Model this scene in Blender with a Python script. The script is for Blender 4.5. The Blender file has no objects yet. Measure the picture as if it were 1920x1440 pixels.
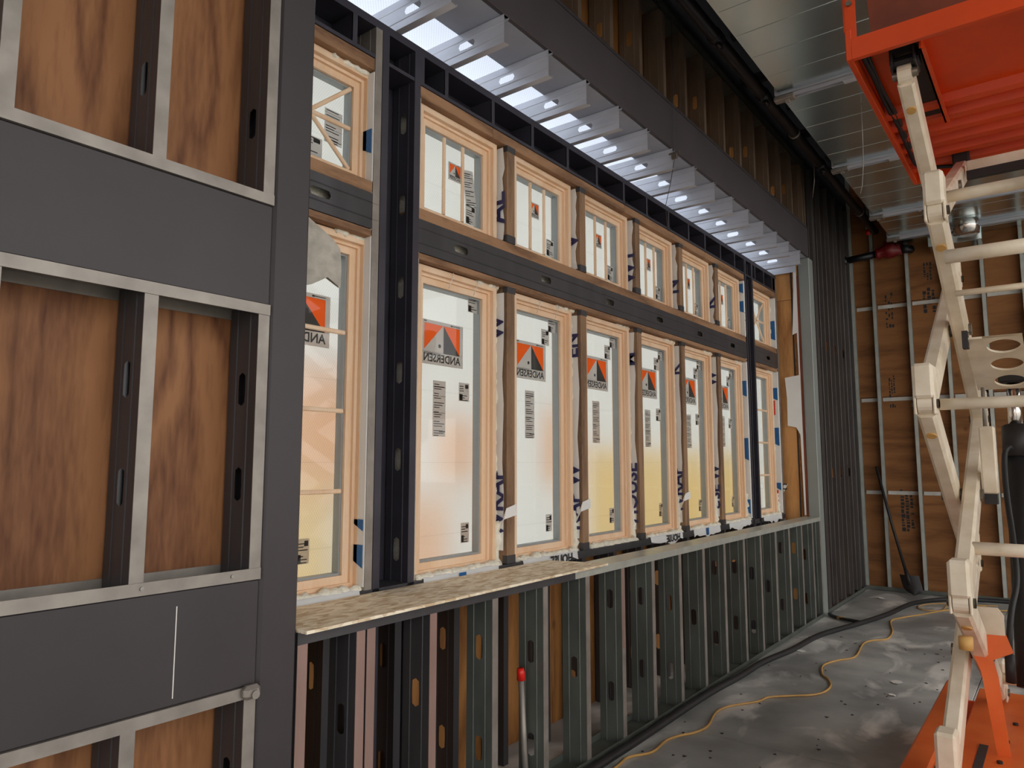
import bpy, bmesh, math, random
from mathutils import Vector, Matrix
from math import radians as RAD, sin, cos, pi

S = bpy.context.scene
COL = S.collection
random.seed(7)

# ------------------------------------------------------------------ camera
cam_d = bpy.data.cameras.new('camera')
cam = bpy.data.objects.new('camera', cam_d)
COL.objects.link(cam)
cam.location = (2.1, 0.0, 1.6)
cam.rotation_euler = (RAD(90 + 6.22), 0, RAD(37.35))
cam_d.sensor_width = 36
cam_d.lens = 1350 / 1920 * 36
cam_d.clip_start = 0.05
S.camera = cam

# ------------------------------------------------------------------ world, sun, exposure
W = bpy.data.worlds.new('sky'); S.world = W
W.use_nodes = True
bg = W.node_tree.nodes['Background']
bg.inputs[0].default_value = (1.0, 0.985, 0.965, 1)
bg.inputs[1].default_value = 1.0
sun_d = bpy.data.lights.new('sun', 'SUN')
sun_d.energy = 0.35
sun_d.angle = RAD(50)
sun_d.color = (1.0, 0.97, 0.93)
sun = bpy.data.objects.new('sun', sun_d); COL.objects.link(sun)
sun.rotation_euler = Vector((0.62, 0.25, -0.74)).to_track_quat('-Z', 'Y').to_euler()
S.view_settings.view_transform = 'Standard'
S.view_settings.look = 'None'
S.view_settings.gamma = 1
S.view_settings.use_curve_mapping = False
S.view_settings.exposure = 1.14
S.cycles.max_bounces = 8
S.cycles.diffuse_bounces = 5
S.cycles.transparent_max_bounces = 16
S.cycles.sample_clamp_indirect = 6
S.cycles.caustics_reflective = False
S.cycles.caustics_refractive = False

# ------------------------------------------------------------------ materials
def lin(c):
    return tuple(((v / 255) / 12.92 if v / 255 <= 0.04045 else ((v / 255 + 0.055) / 1.055) ** 2.4) for v in c) + (1,)

MATS = {}
def mat(name, rgb, rough=0.6, metal=0.0, var=0.12, scale=4.0, stretch=(1, 1, 1), bump=0.0, bscale=60, rgb2=None, spec=None, detail=4, coord='world'):
    m = bpy.data.materials.new(name); m.use_nodes = True
    nt = m.node_tree; N = nt.nodes; Lk = nt.links
    b = N['Principled BSDF']
    b.inputs['Roughness'].default_value = rough
    b.inputs['Metallic'].default_value = metal
    if spec is not None: b.inputs['Specular IOR Level'].default_value = spec
    c = lin(rgb)
    if coord == 'world':
        g = N.new('ShaderNodeNewGeometry'); src = g.outputs['Position']
    else:
        g = N.new('ShaderNodeTexCoord'); src = g.outputs['Object']
    mp = N.new('ShaderNodeMapping'); mp.inputs['Scale'].default_value = stretch
    Lk.new(src, mp.inputs[0])
    n = N.new('ShaderNodeTexNoise'); n.inputs['Scale'].default_value = scale; n.inputs['Detail'].default_value = detail
    Lk.new(mp.outputs[0], n.inputs['Vector'])
    r = N.new('ShaderNodeValToRGB')
    c2 = lin(rgb2) if rgb2 else tuple(min(1, v * (1 + var)) for v in c[:3]) + (1,)
    c1 = c if rgb2 else tuple(v * (1 - var) for v in c[:3]) + (1,)
    r.color_ramp.elements[0].position = 0.3; r.color_ramp.elements[0].color = c1
    r.color_ramp.elements[1].position = 0.7; r.color_ramp.elements[1].color = c2
    Lk.new(n.outputs[0], r.inputs[0]); Lk.new(r.outputs[0], b.inputs['Base Color'])
    if bump:
        n2 = N.new('ShaderNodeTexNoise'); n2.inputs['Scale'].default_value = bscale
        Lk.new(mp.outputs[0], n2.inputs['Vector'])
        bp = N.new('ShaderNodeBump'); bp.inputs['Strength'].default_value = bump; bp.inputs['Distance'].default_value = 0.01
        Lk.new(n2.outputs[0], bp.inputs['Height']); Lk.new(bp.outputs[0], b.inputs['Normal'])
    MATS[name] = m
    return m

def wood(name, dark, light, along='Z', rough=0.6, freq=9.0, dist=3.0, knots=True):
    """wood with cathedral grain running along one world axis"""
    m = bpy.data.materials.new(name); m.use_nodes = True
    nt = m.node_tree; N = nt.nodes; Lk = nt.links
    b = N['Principled BSDF']; b.inputs['Roughness'].default_value = rough
    b.inputs['Specular IOR Level'].default_value = 0.25
    g = N.new('ShaderNodeNewGeometry')
    oi = N.new('ShaderNodeObjectInfo')
    vm = N.new('ShaderNodeVectorMath'); vm.operation = 'MULTIPLY_ADD'
    vm.inputs[1].default_value = (1, 1, 1)
    Lk.new(g.outputs['Position'], vm.inputs[0])
    mul = N.new('ShaderNodeVectorMath'); mul.operation = 'SCALE'; mul.inputs['Scale'].default_value = 9.0
    cb = N.new('ShaderNodeCombineXYZ')
    for i in range(3): Lk.new(oi.outputs['Random'], cb.inputs[i])
    Lk.new(cb.outputs[0], mul.inputs[0]); Lk.new(mul.outputs[0], vm.inputs[2])
    mp = N.new('ShaderNodeMapping')
    st = {'X': (0.16, 1, 1), 'Y': (1, 0.16, 1), 'Z': (1, 1, 0.16)}[along]
    mp.inputs['Scale'].default_value = st
    Lk.new(vm.outputs[0], mp.inputs[0])
    n = N.new('ShaderNodeTexNoise'); n.inputs['Scale'].default_value = freq * 0.35; n.inputs['Detail'].default_value = 2; n.inputs['Distortion'].default_value = 0.4
    Lk.new(mp.outputs[0], n.inputs['Vector'])
    mu = N.new('ShaderNodeMath'); mu.operation = 'MULTIPLY'; mu.inputs[1].default_value = dist * 4
    Lk.new(n.outputs[0], mu.inputs[0])
    fr = N.new('ShaderNodeMath'); fr.operation = 'PINGPONG'; fr.inputs[1].default_value = 1.0
    Lk.new(mu.outputs[0], fr.inputs[0])
    fine = N.new('ShaderNodeTexNoise'); fine.inputs['Scale'].default_value = freq * 9; fine.inputs['Detail'].default_value = 3
    Lk.new(mp.outputs[0], fine.inputs['Vector'])
    mx = N.new('ShaderNodeMath'); mx.operation = 'MULTIPLY_ADD'; mx.inputs[1].default_value = 0.55
    Lk.new(fine.outputs[0], mx.inputs[0])
    ms = N.new('ShaderNodeMath'); ms.operation = 'MULTIPLY'; ms.inputs[1].default_value = 0.5
    Lk.new(fr.outputs[0], ms.inputs[0]); Lk.new(ms.outputs[0], mx.inputs[2])
    r = N.new('ShaderNodeValToRGB')
    r.color_ramp.elements[0].position = 0.15; r.color_ramp.elements[0].color = lin(dark)
    r.color_ramp.elements[1].position = 0.7; r.color_ramp.elements[1].color = lin(light)
    Lk.new(mx.outputs[0], r.inputs[0])
    out = r.outputs[0]
    if knots:
        v = N.new('ShaderNodeTexVoronoi'); v.inputs['Scale'].default_value = 2.2
        Lk.new(vm.outputs[0], v.inputs['Vector'])
        kr = N.new('ShaderNodeValToRGB')
        kr.color_ramp.elements[0].position = 0.02; kr.color_ramp.elements[0].color = (0.25, 0.2, 0.16, 1)
        kr.color_ramp.elements[1].position = 0.09; kr.color_ramp.elements[1].color = (1, 1, 1, 1)
        Lk.new(v.outputs['Distance'], kr.inputs[0])
        mm = N.new('ShaderNodeMix'); mm.data_type = 'RGBA'; mm.blend_type = 'MULTIPLY'; mm.inputs[0].default_value = 0.6
        Lk.new(out, mm.inputs[6]); Lk.new(kr.outputs[0], mm.inputs[7]); out = mm.outputs[2]
    Lk.new(out, b.inputs['Base Color'])
    MATS[name] = m
    return m

mat('dark_steel', (54, 48, 50), 0.48, 0.0, 0.12, 3.0, bump=0.03, bscale=25)
mat('galv', (146, 139, 131), 0.45, 0.4, 0.2, 9.0, bump=0.05, bscale=40)
mat('strap_metal', (205, 202, 194), 0.7, 0.0, 0.15, 9.0)
mat('galv_dark', (74, 73, 76), 0.42, 0.35, 0.18, 7.0, (1, 1, 0.25), bump=0.03)
mat('galv_rusty', (150, 122, 112), 0.5, 0.2, 0.15, 7.0, (1, 1, 0.3))
mat('galv_bright', (206, 209, 218), 0.42, 0.35, 0.10, 12.0, (0.3, 1, 1), bump=0.03)
mat('galv_low', (104, 109, 103), 0.40, 0.35, 0.22, 6.0, (1, 1, 0.5), bump=0.05, bscale=20)
mat('black_steel', (62, 60, 69), 0.42, 0.3, 0.15, 6.0)
mat('soffit_grey', (178, 183, 196), 0.5, 0.15, 0.08, 5.0)
mat('header_steel', (70, 64, 67), 0.5, 0.0, 0.12, 2.5, bump=0.02)
mat('jamb_steel', (150, 156, 152), 0.5, 0.3, 0.06, 3.0)
mat('ceiling_dark', (40, 40, 44), 0.8, 0.0, 0.2, 2.0)
mat('pipe_black', (24, 24, 30), 0.35, 0.1, 0.1, 5.0)
mat('red_paint', (120, 22, 26), 0.4, 0.0, 0.15, 8.0)
mat('red_cap', (226, 38, 26), 0.35, 0.0, 0.05, 5.0)
mat('orange_paint', (226, 98, 36), 0.36, 0.0, 0.10, 5.0, bump=0.02, rgb2=(240, 120, 56))
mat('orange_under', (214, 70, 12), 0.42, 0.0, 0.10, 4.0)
mat('rust_brown', (118, 52, 28), 0.6, 0.0, 0.3, 5.0)
mat('cream_paint', (214, 198, 172), 0.42, 0.0, 0.1, 9.0, rgb2=(238, 226, 206), bump=0.02)
mat('pin_steel', (120, 112, 100), 0.4, 0.6, 0.2, 40.0)
mat('yellow_pad', (206, 160, 92), 0.6, 0.0, 0.1, 10.0)
mat('rubber', (26, 26, 28), 0.6, 0.0, 0.2, 10.0)
mat('hose_black', (34, 33, 34), 0.55, 0.0, 0.2, 14.0)
mat('cord_yellow', (190, 148, 84), 0.5, 0.0, 0.12, 8.0)
mat('chrome', (210, 205, 200), 0.15, 1.0, 0.03, 3.0)
mat('foam', (240, 234, 216), 0.8, 0.0, 0.08, 30.0, bump=0.5, bscale=90)
mat('navy_ink', (44, 46, 92), 0.5, 0.0, 0.08, 10.0)
mat('black_ink', (40, 40, 42), 0.6, 0.0, 0.05, 10.0)
mat('blue_tape', (26, 98, 160), 0.5, 0.0, 0.08, 9.0)
mat('red_ink', (220, 70, 40), 0.5, 0.0, 0.08, 9.0)
mat('blanket', (190, 184, 172), 0.95, 0.0, 0.2, 18.0, bump=0.6, bscale=40)
mat('paper_white', (225, 222, 215), 0.8, 0.0, 0.05, 9.0)
mat('gasket', (150, 156, 158), 0.4, 0.0, 0.05, 9.0)
mat('shovel_dark', (40, 36, 36), 0.55, 0.2, 0.2, 9.0)
mat('asphalt_tan', (190, 186, 178), 0.9, 0.0, 0.1, 0.8)
mat('warm_orange', (240, 150, 60), 0.8, 0.0, 0.06, 2.0)
mat('warm_yellow', (246, 206, 96), 0.8, 0.0, 0.06, 2.0)
mat('duct_metal', (214, 230, 234), 0.22, 1.0, 0.08, 2.2, bump=0.015, bscale=6)
mat('galv_upper', (122, 106, 90), 0.4, 0.3, 0.2, 6.0, (1, 1, 0.5))  # warm tone: brown light reflected on the upper webs, put into the colour
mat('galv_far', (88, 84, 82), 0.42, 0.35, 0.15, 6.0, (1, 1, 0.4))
mat('galv_top', (190, 194, 186), 0.36, 0.4, 0.12, 8.0)
mat('screw', (150, 146, 140), 0.35, 0.8, 0.1, 30.0)

wood('ply_near', (98, 58, 36), (160, 110, 72), 'Z', 0.55, 7.0, 4.0)
wood('ply_far', (116, 76, 44), (156, 106, 64), 'X', 0.6, 5.0, 3.0)
wood('ply_bay', (118, 76, 40), (170, 118, 66), 'Z', 0.6, 6.0, 3.0)
wood('ply_jamb', (150, 100, 58), (206, 152, 96), 'Z', 0.6, 5.0, 3.0)
wood('window_wood_v', (232, 194, 156), (244, 216, 186), 'Z', 0.4, 18.0, 0.8, False)
wood('lumber_v', (108, 84, 66), (158, 126, 98), 'Z', 0.6, 16.0, 1.5)
wood('lumber_h', (112, 82, 62), (168, 130, 98), 'Y', 0.6, 14.0, 1.8)

def concrete():
    m = bpy.data.materials.new('concrete'); m.use_nodes = True
    nt = m.node_tree; N = nt.nodes; Lk = nt.links; b = N['Principled BSDF']
    g = N.new('ShaderNodeNewGeometry')
    def noise(sc, det, st=(1, 1, 1), dis=0.0):
        mp = N.new('ShaderNodeMapping'); mp.inputs['Scale'].default_value = st
        Lk.new(g.outputs['Position'], mp.inputs[0])
        n = N.new('ShaderNodeTexNoise'); n.inputs['Scale'].default_value = sc; n.inputs['Detail'].default_value = det; n.inputs['Distortion'].default_value = dis
        Lk.new(mp.outputs[0], n.inputs['Vector']); return n.outputs[0]
    def ramp(src, a, ca, bb, cb):
        r = N.new('ShaderNodeValToRGB'); e = r.color_ramp.elements
        e[0].position = a; e[0].color = ca; e[1].position = bb; e[1].color = cb
        Lk.new(src, r.inputs[0]); return r.outputs[0]
    base = ramp(noise(3.0, 6), 0.3, lin((146, 146, 143)), 0.75, lin((190, 190, 185)))
    dust = ramp(noise(1.5, 5, (1.6, 0.8, 1), 0.6), 0.53, (0, 0, 0, 1), 0.62, (1, 1, 1, 1))
    wet = ramp(noise(0.9, 3, (1, 1, 1), 0.3), 0.42, (1, 1, 1, 1), 0.58, (0, 0, 0, 1))
    m1 = N.new('ShaderNodeMix'); m1.data_type = 'RGBA'; Lk.new(dust, m1.inputs[0]); Lk.new(base, m1.inputs[6]); m1.inputs[7].default_value = lin((232, 229, 222))
    m2 = N.new('ShaderNodeMix'); m2.data_type = 'RGBA'; m2.blend_type = 'MULTIPLY'; Lk.new(wet, m2.inputs[0]); Lk.new(m1.outputs[2], m2.inputs[6]); m2.inputs[7].default_value = (0.72, 0.73, 0.75, 1)
    Lk.new(m2.outputs[2], b.inputs['Base Color'])
    rr = ramp(wet, 0.0, (0.55, 0.55, 0.55, 1), 1.0, (0.3, 0.3, 0.3, 1)); Lk.new(rr, b.inputs['Roughness'])
    bp = N.new('ShaderNodeBump'); bp.inputs['Strength'].default_value = 0.08; bp.inputs['Distance'].default_value = 0.01
    Lk.new(noise(40, 3), bp.inputs['Height']); Lk.new(bp.outputs[0], b.inputs['Normal'])
    MATS['concrete'] = m
concrete()

def osb():
    m = bpy.data.materials.new('osb'); m.use_nodes = True
    nt = m.node_tree; N = nt.nodes; Lk = nt.links; b = N['Principled BSDF']; b.inputs['Roughness'].default_value = 0.65
    g = N.new('ShaderNodeNewGeometry')
    outs = []
    for ang, sc in ((0.5, 48), (1.9, 60)):
        mp = N.new('ShaderNodeMapping'); mp.inputs['Rotation'].default_value = (0, 0, ang); mp.inputs['Scale'].default_value = (1, 0.35, 1)
        Lk.new(g.outputs['Position'], mp.inputs[0])
        v = N.new('ShaderNodeTexVoronoi'); v.inputs['Scale'].default_value = sc
        Lk.new(mp.outputs[0], v.inputs['Vector']); outs.append(v.outputs['Color'])
    mx = N.new('ShaderNodeMix'); mx.data_type = 'RGBA'; mx.inputs[0].default_value = 0.5
    Lk.new(outs[0], mx.inputs[6]); Lk.new(outs[1], mx.inputs[7])
    bw = N.new('ShaderNodeRGBToBW'); Lk.new(mx.outputs[2], bw.inputs[0])
    r = N.new('ShaderNodeValToRGB'); e = r.color_ramp.elements
    e[0].position = 0.25; e[0].color = lin((206, 178, 138)); e[1].position = 0.65; e[1].color = lin((255, 243, 218))
    Lk.new(bw.outputs[0], r.inputs[0]); Lk.new(r.outputs[0], b.inputs['Base Color'])
    MATS['osb'] = m
osb()

def sheet(name, rgb, line, pitch, dark, zline=0.0, trans=0.85, hz=0):
    """reinforced translucent plastic sheeting with a printed scrim of crossing threads"""
    m = bpy.data.materials.new(name); m.use_nodes = True
    nt = m.node_tree; N = nt.nodes; Lk = nt.links
    N.remove(N['Principled BSDF']); out = N['Material Output']
    g = N.new('ShaderNodeNewGeometry'); sep = N.new('ShaderNodeSeparateXYZ'); Lk.new(g.outputs['Position'], sep.inputs[0])
    def math_(op, a, b_=None):
        k = N.new('ShaderNodeMath'); k.operation = op
        for i, v in enumerate((a, b_)):
            if v is None: continue
            if isinstance(v, (int, float)): k.inputs[i].default_value = v
            else: Lk.new(v, k.inputs[i])
        return k.outputs[0]
    u, v = (sep.outputs['Y'], sep.outputs['Z']) if hz == 0 else (sep.outputs['Y'], sep.outputs['X'])
    k1 = math_('ADD', math_('MULTIPLY', u, line[0]), v); k2 = math_('SUBTRACT', math_('MULTIPLY', u, line[1]), v)
    ls = []
    for k in (k1, k2):
        p = math_('PINGPONG', k, pitch); ls.append(math_('LESS_THAN', p, pitch * 0.22))
    mask = math_('MAXIMUM', ls[0], ls[1])
    if zline:
        p = math_('PINGPONG', v, zline); mask = math_('MAXIMUM', mask, math_('LESS_THAN', p, 0.0022))
    mx = N.new('ShaderNodeMix'); mx.data_type = 'RGBA'; Lk.new(mask, mx.inputs[0])
    mx.inputs[6].default_value = lin(rgb); mx.inputs[7].default_value = tuple(x * dark for x in lin(rgb)[:3]) + (1,)
    t = N.new('ShaderNodeBsdfTranslucent'); d = N.new('ShaderNodeBsdfDiffuse')
    Lk.new(mx.outputs[2], t.inputs[0]); Lk.new(mx.outputs[2], d.inputs[0])
    ms = N.new('ShaderNodeMixShader'); ms.inputs[0].default_value = trans
    Lk.new(d.outputs[0], ms.inputs[1]); Lk.new(t.outputs[0], ms.inputs[2]); Lk.new(ms.outputs[0], out.inputs[0])
    MATS[name] = m
sheet('scrim_sheet', (222, 223, 222), (1.6, 1.6), 0.011, 0.88, 0.20)
sheet('scrim_roof', (240, 246, 255), (1.0, 1.0), 0.009, 0.86, 0, 0.88, 1)

def thin(name, rgb, trans=0.6, rough=0.7):
    m = bpy.data.materials.new(name); m.use_nodes = True
    nt = m.node_tree; N = nt.nodes; Lk = nt.links
    N.remove(N['Principled BSDF']); out = N['Material Output']
    t = N.new('ShaderNodeBsdfTranslucent'); d = N.new('ShaderNodeBsdfDiffuse'); ms = N.new('ShaderNodeMixShader')
    g = N.new('ShaderNodeNewGeometry'); n = N.new('ShaderNodeTexNoise'); n.inputs['Scale'].default_value = 8
    Lk.new(g.outputs['Position'], n.inputs['Vector'])
    r = N.new('ShaderNodeValToRGB'); c = lin(rgb)
    r.color_ramp.elements[0].color = tuple(v * 0.93 for v in c[:3]) + (1,); r.color_ramp.elements[1].color = c
    Lk.new(n.outputs[0], r.inputs[0])
    for s in (t, d): Lk.new(r.outputs[0], s.inputs[0])
    ms.inputs[0].default_value = trans
    Lk.new(d.outputs[0], ms.inputs[1]); Lk.new(t.outputs[0], ms.inputs[2]); Lk.new(ms.outputs[0], out.inputs[0])
    MATS[name] = m
thin('sticker_paper', (226, 222, 220), 0.88)
thin('sticker_orange', (255, 158, 92), 0.85)
thin('sticker_grey', (126, 124, 124), 0.8)
thin('house_wrap', (248, 248, 246), 0.12)

def glass():
    m = bpy.data.materials.new('window_glass'); m.use_nodes = True
    nt = m.node_tree; N = nt.nodes; Lk = nt.links
    N.remove(N['Principled BSDF']); out = N['Material Output']
    t = N.new('ShaderNodeBsdfTransparent'); t.inputs[0].default_value = (0.97, 0.985, 0.98, 1)
    gl = N.new('ShaderNodeBsdfGlossy'); gl.inputs['Roughness'].default_value = 0.02
    lw = N.new('ShaderNodeLayerWeight')
    pw = N.new('ShaderNodeMath'); pw.operation = 'POWER'; pw.inputs[1].default_value = 5.0; Lk.new(lw.outputs['Facing'], pw.inputs[0])
    fr = N.new('ShaderNodeMath'); fr.operation = 'MULTIPLY_ADD'; fr.inputs[1].default_value = 0.4; fr.inputs[2].default_value = 0.018; Lk.new(pw.outputs[0], fr.inputs[0])
    ms = N.new('ShaderNodeMixShader'); Lk.new(fr.outputs[0], ms.inputs[0]); Lk.new(t.outputs[0], ms.inputs[1]); Lk.new(gl.outputs[0], ms.inputs[2])
    Lk.new(ms.outputs[0], out.inputs[0]); MATS['window_glass'] = m
glass()

# ------------------------------------------------------------------ mesh helpers
class MB:
    def __init__(s): s.v = []; s.f = []
    def add(s, vs, fs):
        o = len(s.v); s.v += [tuple(p) for p in vs]; s.f += [tuple(i + o for i in f) for f in fs]; return s
    def box(s, a, b):
        (x0, y0, z0), (x1, y1, z1) = a, b
        x0, x1 = sorted((x0, x1)); y0, y1 = sorted((y0, y1)); z0, z1 = sorted((z0, z1))
        return s.add([(x0, y0, z0), (x1, y0, z0), (x1, y1, z0), (x0, y1, z0), (x0, y0, z1), (x1, y0, z1), (x1, y1, z1), (x0, y1, z1)],
                     [(0, 3, 2, 1), (4, 5, 6, 7), (0, 1, 5, 4), (1, 2, 6, 5), (2, 3, 7, 6), (3, 0, 4, 7)])
    def cbox(s, a, b, c=0.004):
        """box with chamfered edges"""
        bm = bmesh.new()
        lo = [min(p, q) for p, q in zip(a, b)]; hi = [max(p, q) for p, q in zip(a, b)]
        bmesh.ops.create_cube(bm, size=1.0)
        for v in bm.verts:
            v.co = Vector([lo[i] + (v.co[i] + 0.5) * (hi[i] - lo[i]) for i in range(3)])
        bmesh.ops.bevel(bm, geom=bm.edges[:], offset=c, segments=1, affect='EDGES')
        bm.verts.index_update()
        s.add([v.co[:] for v in bm.verts], [[v.index for v in f.verts] for f in bm.faces])
        bm.free(); return s
    def quad(s, *p): return s.add(p, [tuple(range(len(p)))])
    def prism(s, pts, d):
        """extrude polygon pts (3d) by vector d"""
        n = len(pts); d = Vector(d)
        vs = [Vector(p) for p in pts]; vs += [p + d for p in vs]
        fs = [tuple(range(n))[::-1], tuple(range(n, 2 * n))] + [(i, (i + 1) % n, (i + 1) % n + n, i + n) for i in range(n)]
        return s.add(vs, fs)
    def tube(s, path, r, n=10, cap=True, jitter=0.0):
        P = [Vector(p) for p in path]; rings = []
        up = None
        for i, p in enumerate(P):
            t = (P[min(i + 1, len(P) - 1)] - P[max(i - 1, 0)]).normalized()
            if up is None or abs(up.dot(t)) > 0.98:
                up = Vector((0, 0, 1)) if abs(t.z) < 0.9 else Vector((1, 0, 0))
            a = t.cross(up).normalized(); bb = a.cross(t).normalized(); up = bb
            rr = r[i] if isinstance(r, (list, tuple)) else r
            ring = []
            for k in range(n):
                q = rr * (1 + random.uniform(-jitter, jitter))
                ring.append(p + a * (q * cos(2 * pi * k / n)) + bb * (q * sin(2 * pi * k / n)))
            rings.append(ring)
        vs = [v for g in rings for v in g]; fs = []
        for i in range(len(P) - 1):
            for k in range(n):
                fs.append((i * n + k, i * n + (k + 1) % n, (i + 1) * n + (k + 1) % n, (i + 1) * n + k))
        if cap:
            fs.append(tuple(range(n))[::-1]); fs.append(tuple(range((len(P) - 1) * n, len(P) * n)))
        return s.add(vs, fs)
    def beam(s, a, b, w, h, ref=(1, 0, 0), c=0.0):
        """rectangular bar from a to b; w along ref, h across"""
        a = Vector(a); b = Vector(b); t = (b - a).normalized(); r = Vector(ref); r = (r - t * r.dot(t)).normalized(); u = t.cross(r)
        if c:
            pr = [(-w / 2 + c, -h / 2), (w / 2 - c, -h / 2), (w / 2, -h / 2 + c), (w / 2, h / 2 - c), (w / 2 - c, h / 2), (-w / 2 + c, h / 2), (-w / 2, h / 2 - c), (-w / 2, -h / 2 + c)]
        else:
            pr = [(-w / 2, -h / 2), (w / 2, -h / 2), (w / 2, h / 2), (-w / 2, h / 2)]
        return s.prism([a + r * x + u * y for x, y in pr], b - a)
    def ring(s, o, i, x0, x1):
        """rectangular ring in the YZ plane: o/i = (y0,z0,y1,z1), from depth x0 (front) to x1 (back)"""
        def c(q, x): return [(x, q[0], q[1]), (x, q[2], q[1]), (x, q[2], q[3]), (x, q[0], q[3])]
        vs = c(o, x0) + c(i, x0) + c(o, x1) + c(i, x1)
        fs = []
        for k in range(4):
            j = (k + 1) % 4
            fs += [(k, j, 4 + j, 4 + k), (8 + j, 8 + k, 12 + k, 12 + j), (k, 8 + k, 8 + j, j), (4 + j, 12 + j, 12 + k, 4 + k)]
        return s.add(vs, fs)
    def mesh(s, name, smooth=False):
        me = bpy.data.meshes.new(name); me.from_pydata(s.v, [], s.f); me.validate(); me.update()
        if smooth:
            for p in me.polygons: p.use_smooth = True
        return me

def wloc(o):
    v = Vector((0, 0, 0))
    while o is not None: v += Vector(o.location); o = o.parent
    return v

def obj(name, me, mname, parent=None, loc=(0, 0, 0), rot=None, label=None):
    """link mesh; loc is a world position, mesh vertices are relative to it"""
    o = bpy.data.objects.new(name, me); COL.objects.link(o)
    if mname and not me.materials: me.materials.append(MATS[mname])
    o.location = Vector(loc) - (wloc(parent) if parent else Vector((0, 0, 0)))
    if rot: o.rotation_euler = rot
    if parent: o.parent = parent
    if label: o['label'] = label
    return o

def put(name, mb, mname, parent=None, smooth=False, label=None):
    """build an MB given in world coordinates; origin moved to the bottom centre of its bounds"""
    xs, ys, zs = zip(*mb.v)
    c = Vector(((min(xs) + max(xs)) / 2, (min(ys) + max(ys)) / 2, min(zs)))
    mb.v = [tuple(Vector(p) - c) for p in mb.v]
    return obj(name, mb.mesh(name, smooth), mname, parent, c, None, label)

def thing(name, label, cat, loc=(0, 0, 0), group=None):
    o = bpy.data.objects.new(name, None); COL.objects.link(o); o.location = loc
    o.empty_display_size = 0.1
    return tag(o, label, cat, group)
def tag(o, label, cat, group=None):
    o['label'] = label; o['category'] = cat
    if group: o['group'] = group
    return o
def struct(name, label=None, loc=(0, 0, 0), cat=None):
    o = bpy.data.objects.new(name, None); COL.objects.link(o); o.location = loc; o.empty_display_size = 0.1
    o['kind'] = 'structure'
    if label: o['label'] = label
    if cat: o['category'] = cat
    return o

def c_mesh(name, L, web=0.152, fl=0.041, lip=0.012, holes=()):
    """punched C-section: length on +z from 0, web in the plane y=0 from x=0 to x=-web, flanges towards +y"""
    m = MB(); zs = [0.0]
    hh = 0.085
    for z in sorted(holes):
        if z - hh < zs[-1] or z + hh > L: continue
        zs += [z - hh, z + hh]
        a, b = web / 2, hh; r, s_ = 0.02, 0.036
        out = [(a, 0), (a, b), (0, b), (-a, b), (-a, 0), (-a, -b), (0, -b), (a, -b)]
        inn = [(r, 0), (r * 0.9, s_ + r * 0.5), (0, s_ + r), (-r * 0.9, s_ + r * 0.5), (-r, 0), (-r * 0.9, -s_ - r * 0.5), (0, -s_ - r), (r * 0.9, -s_ - r * 0.5)]
        vs = [(-a + x, 0, z + y) for x, y in out] + [(-a + x, 0, z + y) for x, y in inn]
        m.add(vs, [(k, (k + 1) % 8, 8 + (k + 1) % 8, 8 + k) for k in range(8)])
    zs.append(L)
    for i in range(0, len(zs) - 1, 2):
        m.quad((0, 0, zs[i]), (-web, 0, zs[i]), (-web, 0, zs[i + 1]), (0, 0, zs[i + 1]))
    for x, d in ((0, -1), (-web, 1)):
        m.quad((x, 0, 0), (x, fl, 0), (x, fl, L), (x, 0, L))
        m.quad((x, fl, 0), (x + d * lip, fl, 0), (x + d * lip, fl, L), (x, fl, L))
    for gx in (-0.27 * web, -0.73 * web):      # pressed stiffening ridges of the web
        m.quad((gx - 0.004, 0, 0), (gx, -0.0025, 0), (gx, -0.0025, L), (gx - 0.004, 0, L)); m.quad((gx, -0.0025, 0), (gx + 0.004, 0, 0), (gx + 0.004, 0, L), (gx, -0.0025, L))
    return m.mesh(name)

def text_mesh(s_, size, extrude=0.0, bold=0.0):
    cu = bpy.data.curves.new('txt', 'FONT'); cu.body = s_; cu.size = size; cu.extrude = extrude
    cu.align_x = 'CENTER'; cu.align_y = 'CENTER'; cu.resolution_u = 2; cu.offset = bold * size
    o = bpy.data.objects.new('txt', cu); COL.objects.link(o)
    dg = bpy.context.evaluated_depsgraph_get()
    me = bpy.data.meshes.new_from_object(o.evaluated_get(dg))
    bpy.data.objects.remove(o); bpy.data.curves.remove(cu)
    me.materials.clear()
    return me

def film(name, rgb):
    """clear tinting film, added to colour the daylight behind the sheeting"""
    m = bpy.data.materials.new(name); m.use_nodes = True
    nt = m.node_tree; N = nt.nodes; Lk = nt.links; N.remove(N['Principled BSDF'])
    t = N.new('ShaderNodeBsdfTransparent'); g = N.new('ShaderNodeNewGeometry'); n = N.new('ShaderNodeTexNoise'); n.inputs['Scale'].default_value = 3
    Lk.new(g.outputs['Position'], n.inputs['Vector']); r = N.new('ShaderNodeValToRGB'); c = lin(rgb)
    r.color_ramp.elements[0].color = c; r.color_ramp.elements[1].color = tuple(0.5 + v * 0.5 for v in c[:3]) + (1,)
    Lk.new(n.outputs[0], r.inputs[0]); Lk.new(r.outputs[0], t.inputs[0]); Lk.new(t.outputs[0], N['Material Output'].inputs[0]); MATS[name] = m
film('tint_orange', (255, 214, 180)); film('tint_yellow', (255, 230, 172))

def ori(ux, uy, uz):
    return Matrix((ux, uy, uz)).transposed().to_euler()
ROT_JOIST = ori((0, 0, 1), (0, 1, 0), (-1, 0, 0))      # C-section lying along -X, web facing -Y
ROT_RAIL = ori((0, 0, -1), (-1, 0, 0), (0, 1, 0))      # C-section lying along +Y, web facing the room

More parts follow.
